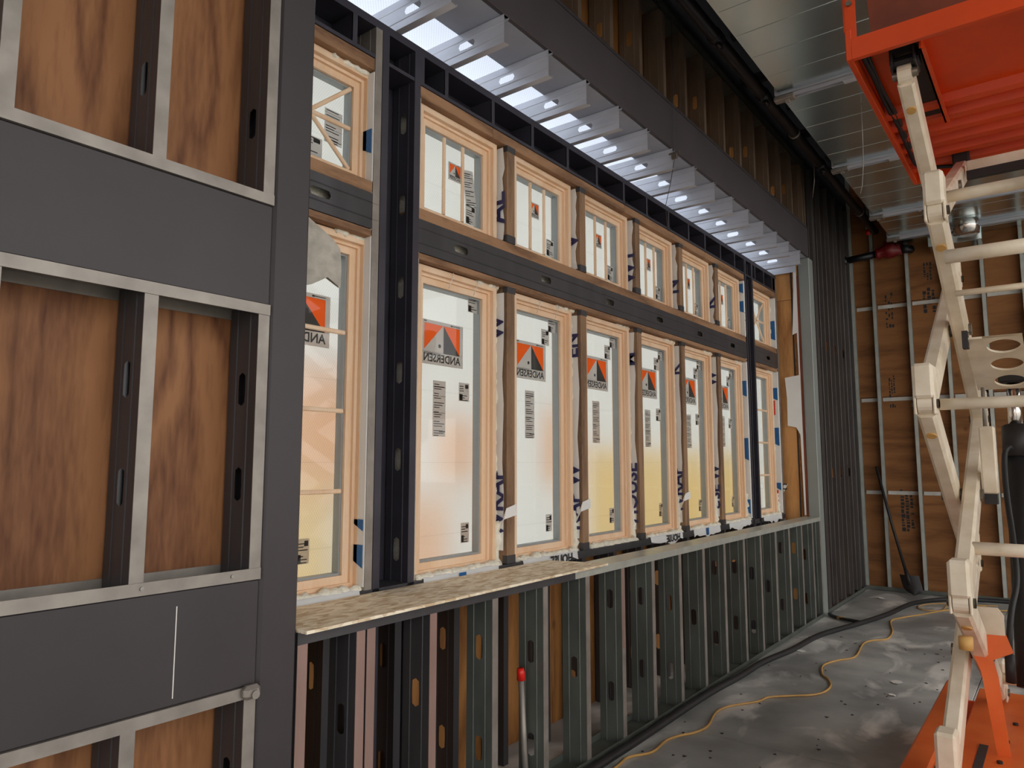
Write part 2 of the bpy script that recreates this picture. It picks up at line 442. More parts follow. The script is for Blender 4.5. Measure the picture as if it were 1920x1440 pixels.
def letters(name, txt, size, origin, ux, uy, mname, parent, off=0.0):
    me = text_mesh(txt, size, 0.0, 0.03)
    ux = Vector(ux); uy = Vector(uy)
    for v in me.vertices: v.co = ux * v.co.x + uy * v.co.y
    return obj(name, me, mname, parent, origin)

# ------------------------------------------------------------------ floor, ground, ceiling
floor = struct('floor', 'grey stained concrete floor slab with saw-cut joints')
base = MB().box((-0.60, -6, -0.16), (8, 10.5, -0.012)); put('subfloor', base, 'concrete', floor)
for (x0, x1) in ((-0.60, 1.497), (1.503, 8)):
    for (y0, y1) in ((-6, 1.40), (1.406, 4.252), (4.258, 7.097), (7.103, 10.5)):
        put('floor_slab', MB().cbox((x0, y0, -0.012), (x1, y1, 0.0), 0.002), 'concrete', floor)
ground = put('ground', MB().box((-40, -30, -0.5), (40, 40, -0.3)), 'asphalt_tan'); ground['kind'] = 'structure'; ground['label'] = 'sandy ground outside the plastic sheeting'
ceiling = struct('ceiling', 'dark roof deck high above the duct')
put('roof_deck', MB().box((-0.25, -4, 5.6), (6.2, 10.6, 5.7)), 'ceiling_dark', ceiling)
for y in (1.2, 2.8, 4.4, 6.0, 7.6, 9.2):
    put('roof_joist', MB().box((-0.2, y, 5.36), (6.0, y + 0.06, 5.6)), 'ceiling_dark', ceiling)
wall_back_added = put('wall_back_added', MB().box((-0.25, -4.2, 0), (1.2, -4.0, 5.6)).box((5.6, -4.2, 0), (6.2, -4.0, 5.6)).box((1.2, -4.2, 3.6), (5.6, -4.0, 5.6)), 'ply_far'); wall_back_added['kind'] = 'structure'; wall_back_added['label'] = 'unseen plywood wall behind the camera, added with a wide opening for fill light'  # added wall cuts light from behind, its opening lets fill light in

# ------------------------------------------------------------------ wall_left: column, dark steel bands, infill framing
wall_left = struct('wall_left', 'dark steel column and bands with stud-framed plywood infill and header beam')
put('column', MB().cbox((-0.20, 1.402, 0), (0.006, 1.553, 4.1), 0.012), 'dark_steel', wall_left)
for z0, z1 in ((0.898, 1.225), (2.127, 2.472)):
    put('steel_band', MB().cbox((-0.17, -2.0, z0), (0.0, 1.402, z1), 0.004), 'dark_steel', wall_left)
def u_track(z, up, y0, y1, x0=0.005, x1=-0.165, h=0.036):
    s = 1 if up else -1
    return MB().box((x0, y0, z), (x1, y1, z + s * 0.003)).box((x0, y0, z), (x0 + 0.003, y1, z + s * h)).box((x1, y0, z), (x1 - 0.003, y1, z + s * h))
for nm, z, up in (('track', 2.127, False), ('track', 1.226, True), ('track', 0.898, False), ('track', 2.473, True), ('track', 3.9, False), ('track', 0.0, True)):
    put(nm, u_track(z, up, -2.0, 1.401), 'galv', wall_left)
for (z0, z1) in ((1.229, 2.124), (2.476, 3.89), (0.003, 0.895)):
    L = z1 - z0
    me = c_mesh('stud', L, 0.160, 0.041, 0.012, (0.3, L - 0.28) if L > 0.88 else (L - 0.17,))
    dark = c_mesh('stud', L, 0.160, 0.041, 0.012, ())
    for y in (-0.21, 0.19, 0.587, 0.985, 1.36):
        o = obj('stud', me, 'galv_dark', wall_left, (0.002, y, z0))
        put('stud_flange', MB().box((0.0025, y, z0), (0.0045, y + 0.041, z1)), 'galv', o)
    for y0, y1 in ((-1.9, -0.68), (-0.675, 0.545), (0.55, 1.40)):
        put('plywood_panel', MB().box((-0.185, y0, z0), (-0.170, y1, z1)), 'ply_near', wall_left)
# folded joint at the end of the lowest track
put('corner_bracket', MB().cbox((0.0, 1.345, 0.862), (0.035, 1.405, 0.905), 0.012).tube([(0.03, 1.378, 0.878), (0.042, 1.378, 0.878)], 0.014, 10), 'galv', wall_left)
put('chalk_line', MB().box((0.0, 1.128, 0.92), (0.0012, 1.131, 1.18)), 'paper_white', wall_left)
for y in (0.4, 1.02, 1.30):
    put('screw', MB().tube([(0.004, y, 1.246), (0.012, y, 1.246)], 0.006, 8), 'screw', wall_left)

# header beam over the bay and the stud wall above it
put('header_beam', MB().cbox((-0.022, 1.35, 3.85), (0.004, 8.14, 4.172), 0.004).box((-0.20, 1.35, 3.88), (-0.022, 8.14, 4.172)), 'header_steel', wall_left)
put('header_ledge', MB().box((-0.03, 1.35, 4.172), (0.006, 8.14, 4.180)), 'header_steel', wall_left)
put('bottom_track', MB().box((-0.165, 1.35, 4.180), (-0.004, 8.14, 4.184)).box((-0.006, 1.35, 4.180), (-0.004, 8.14, 4.205)), 'galv_dark', wall_left)
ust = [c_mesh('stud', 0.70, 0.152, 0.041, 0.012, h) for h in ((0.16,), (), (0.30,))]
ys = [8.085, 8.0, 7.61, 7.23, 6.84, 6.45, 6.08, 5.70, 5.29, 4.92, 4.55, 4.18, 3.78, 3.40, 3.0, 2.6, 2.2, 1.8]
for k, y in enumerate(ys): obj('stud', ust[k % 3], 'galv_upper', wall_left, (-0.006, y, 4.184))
for y0 in (1.4, 2.62, 3.84, 5.06, 6.28, 7.50):
    put('plywood_panel', MB().box((-0.185, y0 + 0.003, 4.184), (-0.170, min(y0 + 1.217, 8.13), 5.58)), 'ply_bay', wall_left)
slot = MB().box((-0.17, 1.4, 4.925), (0.0, 8.12, 4.93))
y = 1.4
while y < 8.1:
    slot.box((-0.004, y, 4.845), (0.0, y + 0.016, 4.925)); y += 0.0255
slot.box((-0.004, 1.4, 4.845), (0.0, 8.12, 4.857)).box((-0.004, 1.4, 4.912), (0.0, 8.12, 4.925))
put('slotted_track', slot, 'galv_low', wall_left)
put('roof_edge_beam', MB().cbox((-0.16, 1.0, 4.935), (-0.02, 10.3, 5.58), 0.006), 'ceiling_dark', wall_left)
for y in (4.2, 6.2, 7.6):
    put('beam_bracket', MB().box((-0.02, y, 5.0), (0.25, y + 0.05, 5.08)), 'ceiling_dark', wall_left)
# far part of the left wall: full height studs past the bay
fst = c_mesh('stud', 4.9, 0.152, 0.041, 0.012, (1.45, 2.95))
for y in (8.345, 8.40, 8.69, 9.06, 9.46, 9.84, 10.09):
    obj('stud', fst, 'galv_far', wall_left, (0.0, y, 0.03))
put('track', MB().box((-0.155, 8.30, 0.0), (0.003, 10.2, 0.004)).box((0.0, 8.30, 0), (0.003, 10.2, 0.045)), 'galv_low', wall_left)
put('stud', MB().box((-0.10, 10.13, 0.03), (-0.02, 10.2, 4.9)), 'galv_low', wall_left)
for z0 in (0, 1.22, 2.44, 3.66, 4.40):
    put('plywood_panel', MB().box((-0.185, 8.133, z0 + 0.003), (-0.170, 8.307, z0 + 1.217)), 'ply_far', wall_left)
    put('plywood_panel', MB().box((-0.185, 8.31, z0 + 0.003), (-0.170, 10.28, z0 + 1.217)), 'ply_far', wall_left)

put('light_leak_backing', MB().box((-0.20, 8.133, 0), (-0.187, 10.3, 5.6)).box((-0.20, 1.4, 4.18), (-0.187, 8.133, 5.6)), 'ceiling_dark', wall_left)  # added backing, keeps sky light from showing through the panel gaps

# ------------------------------------------------------------------ wall_far
wall_far = struct('wall_far', 'plywood-sheathed far wall with steel studs and flat straps')
for i, z0 in enumerate((0, 1.22, 2.44, 3.66, 4.88)):
    for x0 in (-0.2 - (1.2 if i % 2 else 0), 2.24 - (1.2 if i % 2 else 0), 4.68 - (1.2 if i % 2 else 0)):
        put('plywood_panel', MB().box((max(x0, -0.2) + 0.003, 10.30, z0 + 0.003), (x0 + 2.437, 10.315, min(z0 + 1.217, 5.58))), 'ply_far', wall_far)
put('light_leak_backing', MB().box((-0.2, 10.316, 0), (6.2, 10.33, 5.6)), 'ceiling_dark', wall_far)  # added behind the far plywood to close its light gaps
for k in range(13):
    x = 0.03 + 0.4 * k + (0.19 if k else 0.0) - (0.0)
    m = MB(); x = [-0.02, 0.235][k] if k < 2 else 0.235 + 0.4 * (k - 1)
    m.box((x, 10.205, 0.03), (x + 0.046, 10.208, 5.5)).box((x, 10.205, 0.03), (x + 0.003, 10.298, 5.5)).box((x + 0.046, 10.205, 0.03), (x + 0.043, 10.222, 5.5))
    put('stud', m, 'galv_top', wall_far)
    if k < 12:
        xa = x + 0.05; xb = (0.232 if k == 0 else x + 0.396)
        for z in (1.195, 2.385, 3.595): put('strap', MB().box((xa, 10.288, z), (xb, 10.298, z + 0.045)), 'strap_metal', wall_far)
put('track', MB().box((-0.15, 10.2, 0), (6.0, 10.30, 0.004)).box((-0.15, 10.2, 0), (6.0, 10.203, 0.05)), 'galv_low', wall_far)
random.seed(3)
for (cx, cz, w, h) in ((0.42, 3.55, 0.10, 0.42), (0.50, 0.99, 0.16, 0.5), (0.88, 3.62, 0.15, 0.28), (0.88, 4.0, 0.1, 0.2), (0.40, 2.5, 0.08, 0.4)):
    m = MB()
    nz = int(h / 0.022); nx = 3
    for i in range(nx):
        z = cz - h / 2
        while z < cz + h / 2:
            l = random.uniform(0.012, 0.05)
            if random.random() < 0.75: m.box((cx - w / 2 + i * w / nx, 10.2985, z), (cx - w / 2 + (i + random.uniform(0.45, 0.8)) * w / nx, 10.3015, z + l))
            z += l + 0.012
    put('grade_stamp', m, 'black_ink', wall_far)

# ------------------------------------------------------------------ wall_low: knee wall in front of the windows
wall_low = struct('wall_low', 'low galvanized stud wall under the windows with track top')
for ya, yb, mm in ((1.556, 3.3, 'galv_dark'), (3.302, 8.136, 'galv_top')):  # near length darkened: shade under the board is put into its colour
    put('top_track', MB().box((0.0, ya, 1.022), (-0.152, yb, 1.026)).box((0.003, ya, 0.985), (0.0, yb, 1.026)).box((-0.152, ya, 0.985), (-0.155, yb, 1.026)), mm, wall_low)
put('bottom_track', MB().box((0.0, 1.556, 0.0), (-0.152, 8.136, 0.004)).box((0.003, 1.556, 0.0), (0.0, 8.136, 0.04)).box((-0.152, 1.556, 0.0), (-0.155, 8.136, 0.04)), 'galv_low', wall_low)
ls = [c_mesh('stud', 1.018, 0.150, 0.041, 0.012, h) for h in ((0.32, 0.76), (0.22, 0.66), (0.5,), (0.28, 0.8))]
lsr = [c_mesh('stud', 1.018, 0.150, 0.041, 0.012, h) for h in ((0.32, 0.76), (0.22, 0.66))]
for k, y in enumerate([1.558, 1.815, 1.865, 2.20, 2.605, 3.005, 3.405, 3.80, 4.19, 4.59, 4.99, 5.39, 5.81, 6.21, 6.61, 7.01, 7.42, 7.80, 8.09]):
    if y < 2.5: o = obj('stud', lsr[k % 2], 'galv_dark', wall_low, (-0.001, y, 0.004))
    else: o = obj('stud', ls[k % 4], 'galv_low', wall_low, (-0.001, y, 0.004))
    put('stud_flange', MB().box((-0.0005, y, 0.04), (0.0012, y + 0.041, 0.985)), 'galv_rusty' if y < 2.5 else 'galv', o)
put('tape_strip', MB().box((0.0, 3.805, 0.53), (0.0015, 3.835, 0.98)), 'galv_rusty', wall_low, label='peeling tan strip down one stud')

# ------------------------------------------------------------------ wall_bay: window wall of the bay
XW = -0.36
wall_bay = struct('wall_bay', 'window wall of the bay: lumber posts, dark mid rail, black head framing')
def dk(name, a, b, m='black_steel'): return put(name, MB().box(a, b), m, wall_bay)
dk('top_track', (XW, 1.45, 3.655), (XW - 0.16, 8.13, 3.695))
dk('head_track', (XW, 1.45, 3.497), (XW - 0.16, 8.13, 3.515))
dk('head_sheathing', (XW - 0.155, 1.45, 3.515), (XW - 0.165, 8.13, 3.655))
for y in (1.62, 1.78, 2.02, 2.185, 2.46, 2.64, 3.03, 3.415, 3.81, 4.18, 4.57, 4.94, 5.33, 5.73, 6.09, 6.46, 6.83, 7.09, 7.42, 7.70, 7.98, 8.09):
    put('cripple_stud', MB().box((XW, y, 3.515), (XW - 0.003, y + 0.03, 3.655)).box((XW, y, 3.515), (XW - 0.15, y + 0.003, 3.655)), 'black_steel', wall_bay)
bays = [(1.56, 2.205), (2.462, 3.175), (3.255, 3.965), (4.042, 4.75), (4.828, 5.53), (5.608, 6.32), (6.40, 7.107), (7.345, 8.06)]
posts = [(3.175, 3.255), (3.965, 4.042), (4.75, 4.828), (5.53, 5.608), (6.32, 6.40)]
# head plates
for y0, y1 in ((1.45, 2.20), (2.462, 3.05), (3.053, 4.6), (4.603, 6.1), (6.103, 7.107), (7.345, 8.09)):
    put('head_plate', MB().cbox((XW - 0.004, y0, 3.437), (XW - 0.16, y1, 3.496), 0.003), 'lumber_h', wall_bay)
# mid rails
for (y0, y1, dz) in ((1.45, 2.20, 0.035), (2.462, 7.107, 0.0), (7.345, 8.09, 0.0)):
    L = y1 - y0
    put('rail_plate', MB().cbox((XW - 0.002, y0, 2.80 + dz), (XW - 0.16, y1, 2.858 + dz), 0.003), 'lumber_h', wall_bay)
    put('rail_plate', MB().cbox((XW - 0.002, y0, 2.597 + dz), (XW - 0.16, y1, 2.630 + dz), 0.003), 'lumber_h', wall_bay)
    hs = [0.42] if L < 1 else [0.32 + 0.787 * k for k in range(6)]
    obj('mid_rail', c_mesh('mid_rail', L, 0.168, 0.14, 0.0, hs), 'galv_dark', wall_bay, (XW, y0, 2.632 + dz), ROT_RAIL)
    put('rail_backing', MB().box((XW - 0.06, y0, 2.632 + dz), (XW - 0.07, y1, 2.80 + dz)), 'foam', wall_bay)
# lumber posts, lower and upper, with small steel clips
for y0, y1 in posts:
    for z0, z1 in ((1.048, 2.597), (2.858, 3.437)):
        p = put('post', MB().cbox((XW, y0 + 0.004, z0), (XW - 0.15, y1 - 0.004, z1), 0.003), 'lumber_v', wall_bay)
        put('clip', MB().box((XW + 0.002, y0 + 0.002, z0), (XW - 0.03, y1 - 0.002, z0 + 0.045)), 'galv_dark', p)
        put('clip', MB().box((XW + 0.002, y0 + 0.002, z1 - 0.035), (XW - 0.03, y1 - 0.002, z1)), 'galv_dark', p)
# dark built-up posts
pst = c_mesh('steel_post', 3.65, 0.155, 0.041, 0.012, [0.35 + 0.42 * k for k in range(8)])
for ya, yb in ((2.205, 2.42), (7.11, 7.305)):
    obj('steel_post', pst, 'black_steel', wall_bay, (XW + 0.004, ya, 0.004))
    obj('steel_post', pst, 'black_steel', wall_bay, (XW + 0.004, yb, 0.004))
    put('post_liner', MB().box((XW - 0.003, yb + 0.043, 1.05), (XW - 0.15, yb + 0.052, 3.43)), 'blanket', wall_bay)
    put('post_backing', MB().box((XW - 0.16, ya + 0.003, 0), (XW - 0.17, yb + 0.03, 3.65)), 'black_steel', wall_bay)
obj('steel_post', c_mesh('steel_post', 3.65, 0.155, 0.041, 0.012, ()), 'galv', wall_bay, (XW + 0.002, 2.162, 0.004))
obj('steel_post', c_mesh('steel_post', 3.65, 0.155, 0.041, 0.012, ()), 'galv', wall_bay, (XW + 0.002, 8.09, 0.004))
# sill and wall below the windows
dk('sill_track', (XW + 0.004, 1.45, 1.0), (XW - 0.16, 8.13, 1.046), 'galv_dark')
bst = c_mesh('stud', 0.995, 0.150, 0.041, 0.012, (0.25, 0.72))
for k in range(17):
    y = 1.55 + 0.4 * k
    obj('stud', bst, 'galv_dark', wall_bay, (XW, y, 0.004))
for y0 in (1.4, 2.62, 3.84, 5.06, 6.28, 7.50):
    put('plywood_panel', MB().box((XW - 0.158, y0 + 0.003, 0), (XW - 0.172, min(y0 + 1.217, 8.13), 1.0)), 'ply_bay', wall_bay)
put('sheathing_edge', MB().box((XW - 0.16, 1.40, 1.0), (XW - 0.17, 1.50, 3.65)), 'ply_bay', wall_bay)
# near return of the bay (behind the column)
put('return_panel', MB().box((-0.2, 1.44, 0.0), (-0.55, 1.455, 3.85)), 'ply_bay', wall_bay)

# far return of the bay: plywood, torn wrap, grey steel jamb
put('return_panel', MB().box((XW - 0.16, 8.14, 0.0), (-0.125, 8.155, 3.40)), 'ply_jamb', wall_bay)
put('return_panel', MB().box((XW - 0.16, 8.14, 3.405), (-0.125, 8.155, 3.85)), 'ply_jamb', wall_bay)
put('light_leak_backing', MB().box((XW - 0.16, 8.157, 0.0), (-0.125, 8.165, 3.85)), 'ceiling_dark', wall_bay)  # unseen backing added so the return seam lets no daylight through
put('jamb_panel', MB().cbox((-0.115, 8.137, 0.0), (0.0, 8.30, 3.849), 0.004), 'jamb_steel', wall_left)
put('jamb_edge', MB().box((-0.132, 8.12, 1.03), (-0.117, 8.139, 3.66)), 'rust_brown', wall_bay)
tw = MB().prism([(x, 8.118, z) for x, z in ((-0.14, 3.80), (-0.165, 3.78), (-0.17, 3.5), (-0.19, 3.12), (-0.20, 3.0), (-0.15, 3.02), (-0.148, 2.55), (-0.30, 2.53), (-0.285, 2.3), (-0.29, 2.0), (-0.20, 1.98), (-0.16, 1.9), (-0.15, 1.04), (-0.134, 1.04), (-0.134, 3.8))], (0, 0.004, 0))
put('torn_wrap', tw, 'house_wrap', wall_bay)
fl = put('torn_wrap', MB().prism([(-0.365, 8.10, 1.36), (-0.31, 8.10, 1.365), (-0.365, 8.10, 1.26)], (0, 0.003, 0)), 'house_wrap', wall_bay)
letters('print', 'C', 0.09, (-0.348, 8.098, 1.335), (1, 0, 0), (0, 0, 1), 'black_ink', fl)

# ------------------------------------------------------------------ soffit of the bay
soffit = struct('ceiling_bay', 'bay soffit with galvanized joist stubs under translucent roof sheeting')
put('soffit_panel', MB().box((-0.306, 1.40, 3.852), (-0.023, 8.14, 3.862)), 'soffit_grey', soffit)
stm = c_mesh('joist_stub', 0.555, 0.150, 0.041, 0.012, (0.25,))
stm2 = c_mesh('joist_stub', 0.555, 0.150, 0.041, 0.012, (0.29,))
for k in range(17):
    y = 7.80 - 0.3935 * k
    obj('joist_stub', stm if k % 3 else stm2, 'galv_bright', soffit, (0.002, y, 3.850), ROT_JOIST)
put('end_joist', MB().box((-0.55, 8.10, 3.70), (-0.13, 8.104, 3.85)), 'galv_bright', soffit)

# ------------------------------------------------------------------ plastic sheeting outside
sheeting = thing('plastic_sheeting', 'white translucent reinforced plastic sheeting hung outside the windows', 'plastic sheet', (-0.70, 4.8, 0.6))
put('sheet', MB().box((-0.70, 1.0, -0.3), (-0.698, 8.6, 3.76)), 'scrim_sheet', sheeting)
sr = put('roof_sheeting', MB().box((-0.95, 1.0, 3.872), (-0.30, 8.6, 3.874)), 'scrim_roof')
tag(sr, 'white gridded translucent sheeting over the joist stubs', 'plastic sheet')

# added film layers tint the daylight, standing in for blurred warm shapes outside
for (y0, y1, z0, z1, m_) in ((1.5, 2.25, 0.7, 1.55, 'tint_yellow'), (1.5, 2.6, 1.5, 2.1, 'tint_orange'), (2.6, 3.05, 0.9, 1.45, 'tint_orange'),
                             (2.95, 3.3, 1.55, 1.9, 'tint_orange'), (4.0, 4.5, 1.5, 2.0, 'tint_orange'), (4.6, 8.3, 0.7, 1.75, 'tint_yellow')):
    put('tint_film', MB().box((-0.84, y0, z0), (-0.838, y1, z1)), m_, sheeting)

# ------------------------------------------------------------------ windows
def sticker(win, kind, y, z, w, h, x=-0.4735, tilt=0.0):
    """kind: logo / strip / label; y,z = lower near corner; printed side faces outdoors, so seen mirrored"""
    c = Vector((x, y + w / 2, z + h / 2))
    pap = MB()
    def tile(*pts): pap.prism([(0.0, a * w, b * h) for a, b in pts], (0.0012, 0, 0))
    if kind == 'logo':
        tile((-.5, .42), (-.5, .5), (.5, .5), (.5, .42)); tile((-.5, -.5), (-.5, -.22), (.5, -.22), (.5, -.5))
        tile((-.5, -.22), (-.5, .42), (-.41, .42), (-.41, -.22)); tile((.42, -.22), (.42, .42), (.5, .42), (.5, -.22))
        tile((-.41, -.22), (-.41, -.17), (.02, .42), (.03, .42), (.03, -.22))
    else:
        tile((-.5, -.5), (-.5, .5), (.5, .5), (.5, -.5))
    o = obj('sticker', pap.mesh('sticker'), 'sticker_paper', win, c, (tilt, 0, 0))
    xf = 0.0020
    def rect(y0, z0, y1, z1, m, nm='print'):
        q = MB().box((0.0012, y0 * w, z0 * h), (xf, y1 * w, z1 * h))
        e = obj(nm, q.mesh(nm), m, None, (0, 0, 0)); e.parent = o; return e
    def poly(pts, m, nm):
        q = MB().prism([(0.0, a * w, b * h) for a, b in pts], (0.0012, 0, 0))
        e = obj(nm, q.mesh(nm), m, None, (0, 0, 0)); e.parent = o
    if kind == 'logo':
        poly([(-0.41, 0.42), (0.02, 0.42), (-0.41, -0.17)], 'sticker_orange', 'emblem')
        poly([(0.03, 0.42), (0.42, 0.42), (0.42, -0.22)], 'sticker_orange', 'emblem')
        poly([(0.03, 0.42), (0.42, -0.22), (0.03, -0.22)], 'sticker_grey', 'emblem')
        me = text_mesh('ANDERSEN', 0.19 * h * 1.35, 0.0, 0.022)
        wd = max(v.co.x for v in me.vertices) - min(v.co.x for v in me.vertices)
        k = 0.86 * w / wd
        for v in me.vertices: v.co = Vector((0.0022, -v.co.x * k, v.co.y - 0.355 * h))
        e = obj('lettering', me, 'black_ink', None, (0, 0, 0)); e.parent = o
        m = MB()
        for i in range(5): m.box((0.0012, -0.42 * w, (-0.235 + 0.0 - i * 0.012) * h), (xf, -0.42 * w + w * (0.36 + 0.03 * (i % 2)), (-0.230 - i * 0.012) * h))
        m.box((0.0012, -0.42 * w, 0.455 * h), (xf, -0.36 * w, 0.48 * h)).box((0.0012, 0.22 * w, 0.45 * h), (xf, 0.42 * w, 0.465 * h)).box((0.0012, 0.2 * w, 0.44 * h), (xf, 0.235 * w, 0.475 * h))
        m.tube([(0.0012, -0.06 * w, -0.06 * h), (xf, -0.06 * w, -0.06 * h)], 0.045 * h, 10)
        e = obj('fine_print', m.mesh('fine_print'), 'sticker_grey', None, (0, 0, 0)); e.parent = o
    else:
        m = MB(); random.seed(int(y * 100))
        n = max(4, int(h / 0.012)); ph = h / n
        for i in range(n):
            if i % 4 == 3: continue
            z0 = -h / 2 + i * ph + ph * 0.25
            a = -0.42 * w; b = a + w * random.uniform(0.35, 0.84)
            m.box((0.0012, a, z0), (xf, b, z0 + ph * 0.35))
        if kind == 'strip':
            for f in (0.38, 0.22, -0.08): m.box((0.0012, -0.5 * w, f * h), (xf, 0.5 * w, (f + 0.006) * h))
            m.box((0.0012, 0.0, -0.42 * h), (xf, 0.48 * w, -0.40 * h))
        else:
            m.box((0.0012, -0.45 * w, -0.45 * h), (xf, -0.15 * w, -0.12 * h)).box((0.0012, 0.1 * w, 0.2 * h), (xf, 0.4 * w, 0.42 * h))
        e = obj('fine_print', m.mesh('fine_print'), 'sticker_grey', None, (0, 0, 0)); e.parent = o
    return o

def window(n, y0, y1, z0, z1, label, muntins):
    w = struct('window_%d' % n, label, (-0.43, (y0 + y1) / 2, z0))
    R = [(0.030, -0.405, -0.52), (0.016, -0.428, -0.515), (0.034, -0.442, -0.51), (0.009, -0.458, -0.50)]
    nm = ['frame', 'stop', 'sash', 'glazing_bead']; d = 0.0
    for (t, xf, xb), k in zip(R, nm):
        o = (y0 + d, z0 + d, y1 - d, z1 - d); d += t; i = (y0 + d, z0 + d, y1 - d, z1 - d)
        put(k, MB().ring(o, i, xf, xb), 'gasket' if k == 'glazing_bead' else 'window_wood_v', w)
    g = (y0 + d, z0 + d, y1 - d, z1 - d)
    put('glass_pane', MB().box((-0.466, g[0] - 0.004, g[1] - 0.004), (-0.470, g[2] + 0.004, g[3] + 0.004)), 'window_glass', w)
    gw, gh = g[2] - g[0], g[3] - g[1]
    bars = []
    if muntins == 'rows': bars = [((g[0], g[1] + gh * k / 4), (g[2], g[1] + gh * k / 4)) for k in (1, 2, 3)]
    if muntins == 'columns': bars = [((g[0] + gw * k / 3, g[1]), (g[0] + gw * k / 3, g[3])) for k in (1, 2)]
    if muntins == 'cross': bars = [((g[0], g[1]), (g[2], g[3])), ((g[0], g[3]), (g[2], g[1])), ((g[0], g[1] + gh / 2), (g[2], g[1] + gh / 2))]
    for a, b in bars:
        put('muntin', MB().beam((-0.457, a[0], a[1]), (-0.457, b[0], b[1]), 0.016, 0.020, (1, 0, 0), 0.004), 'window_wood_v', w)
    return w, g

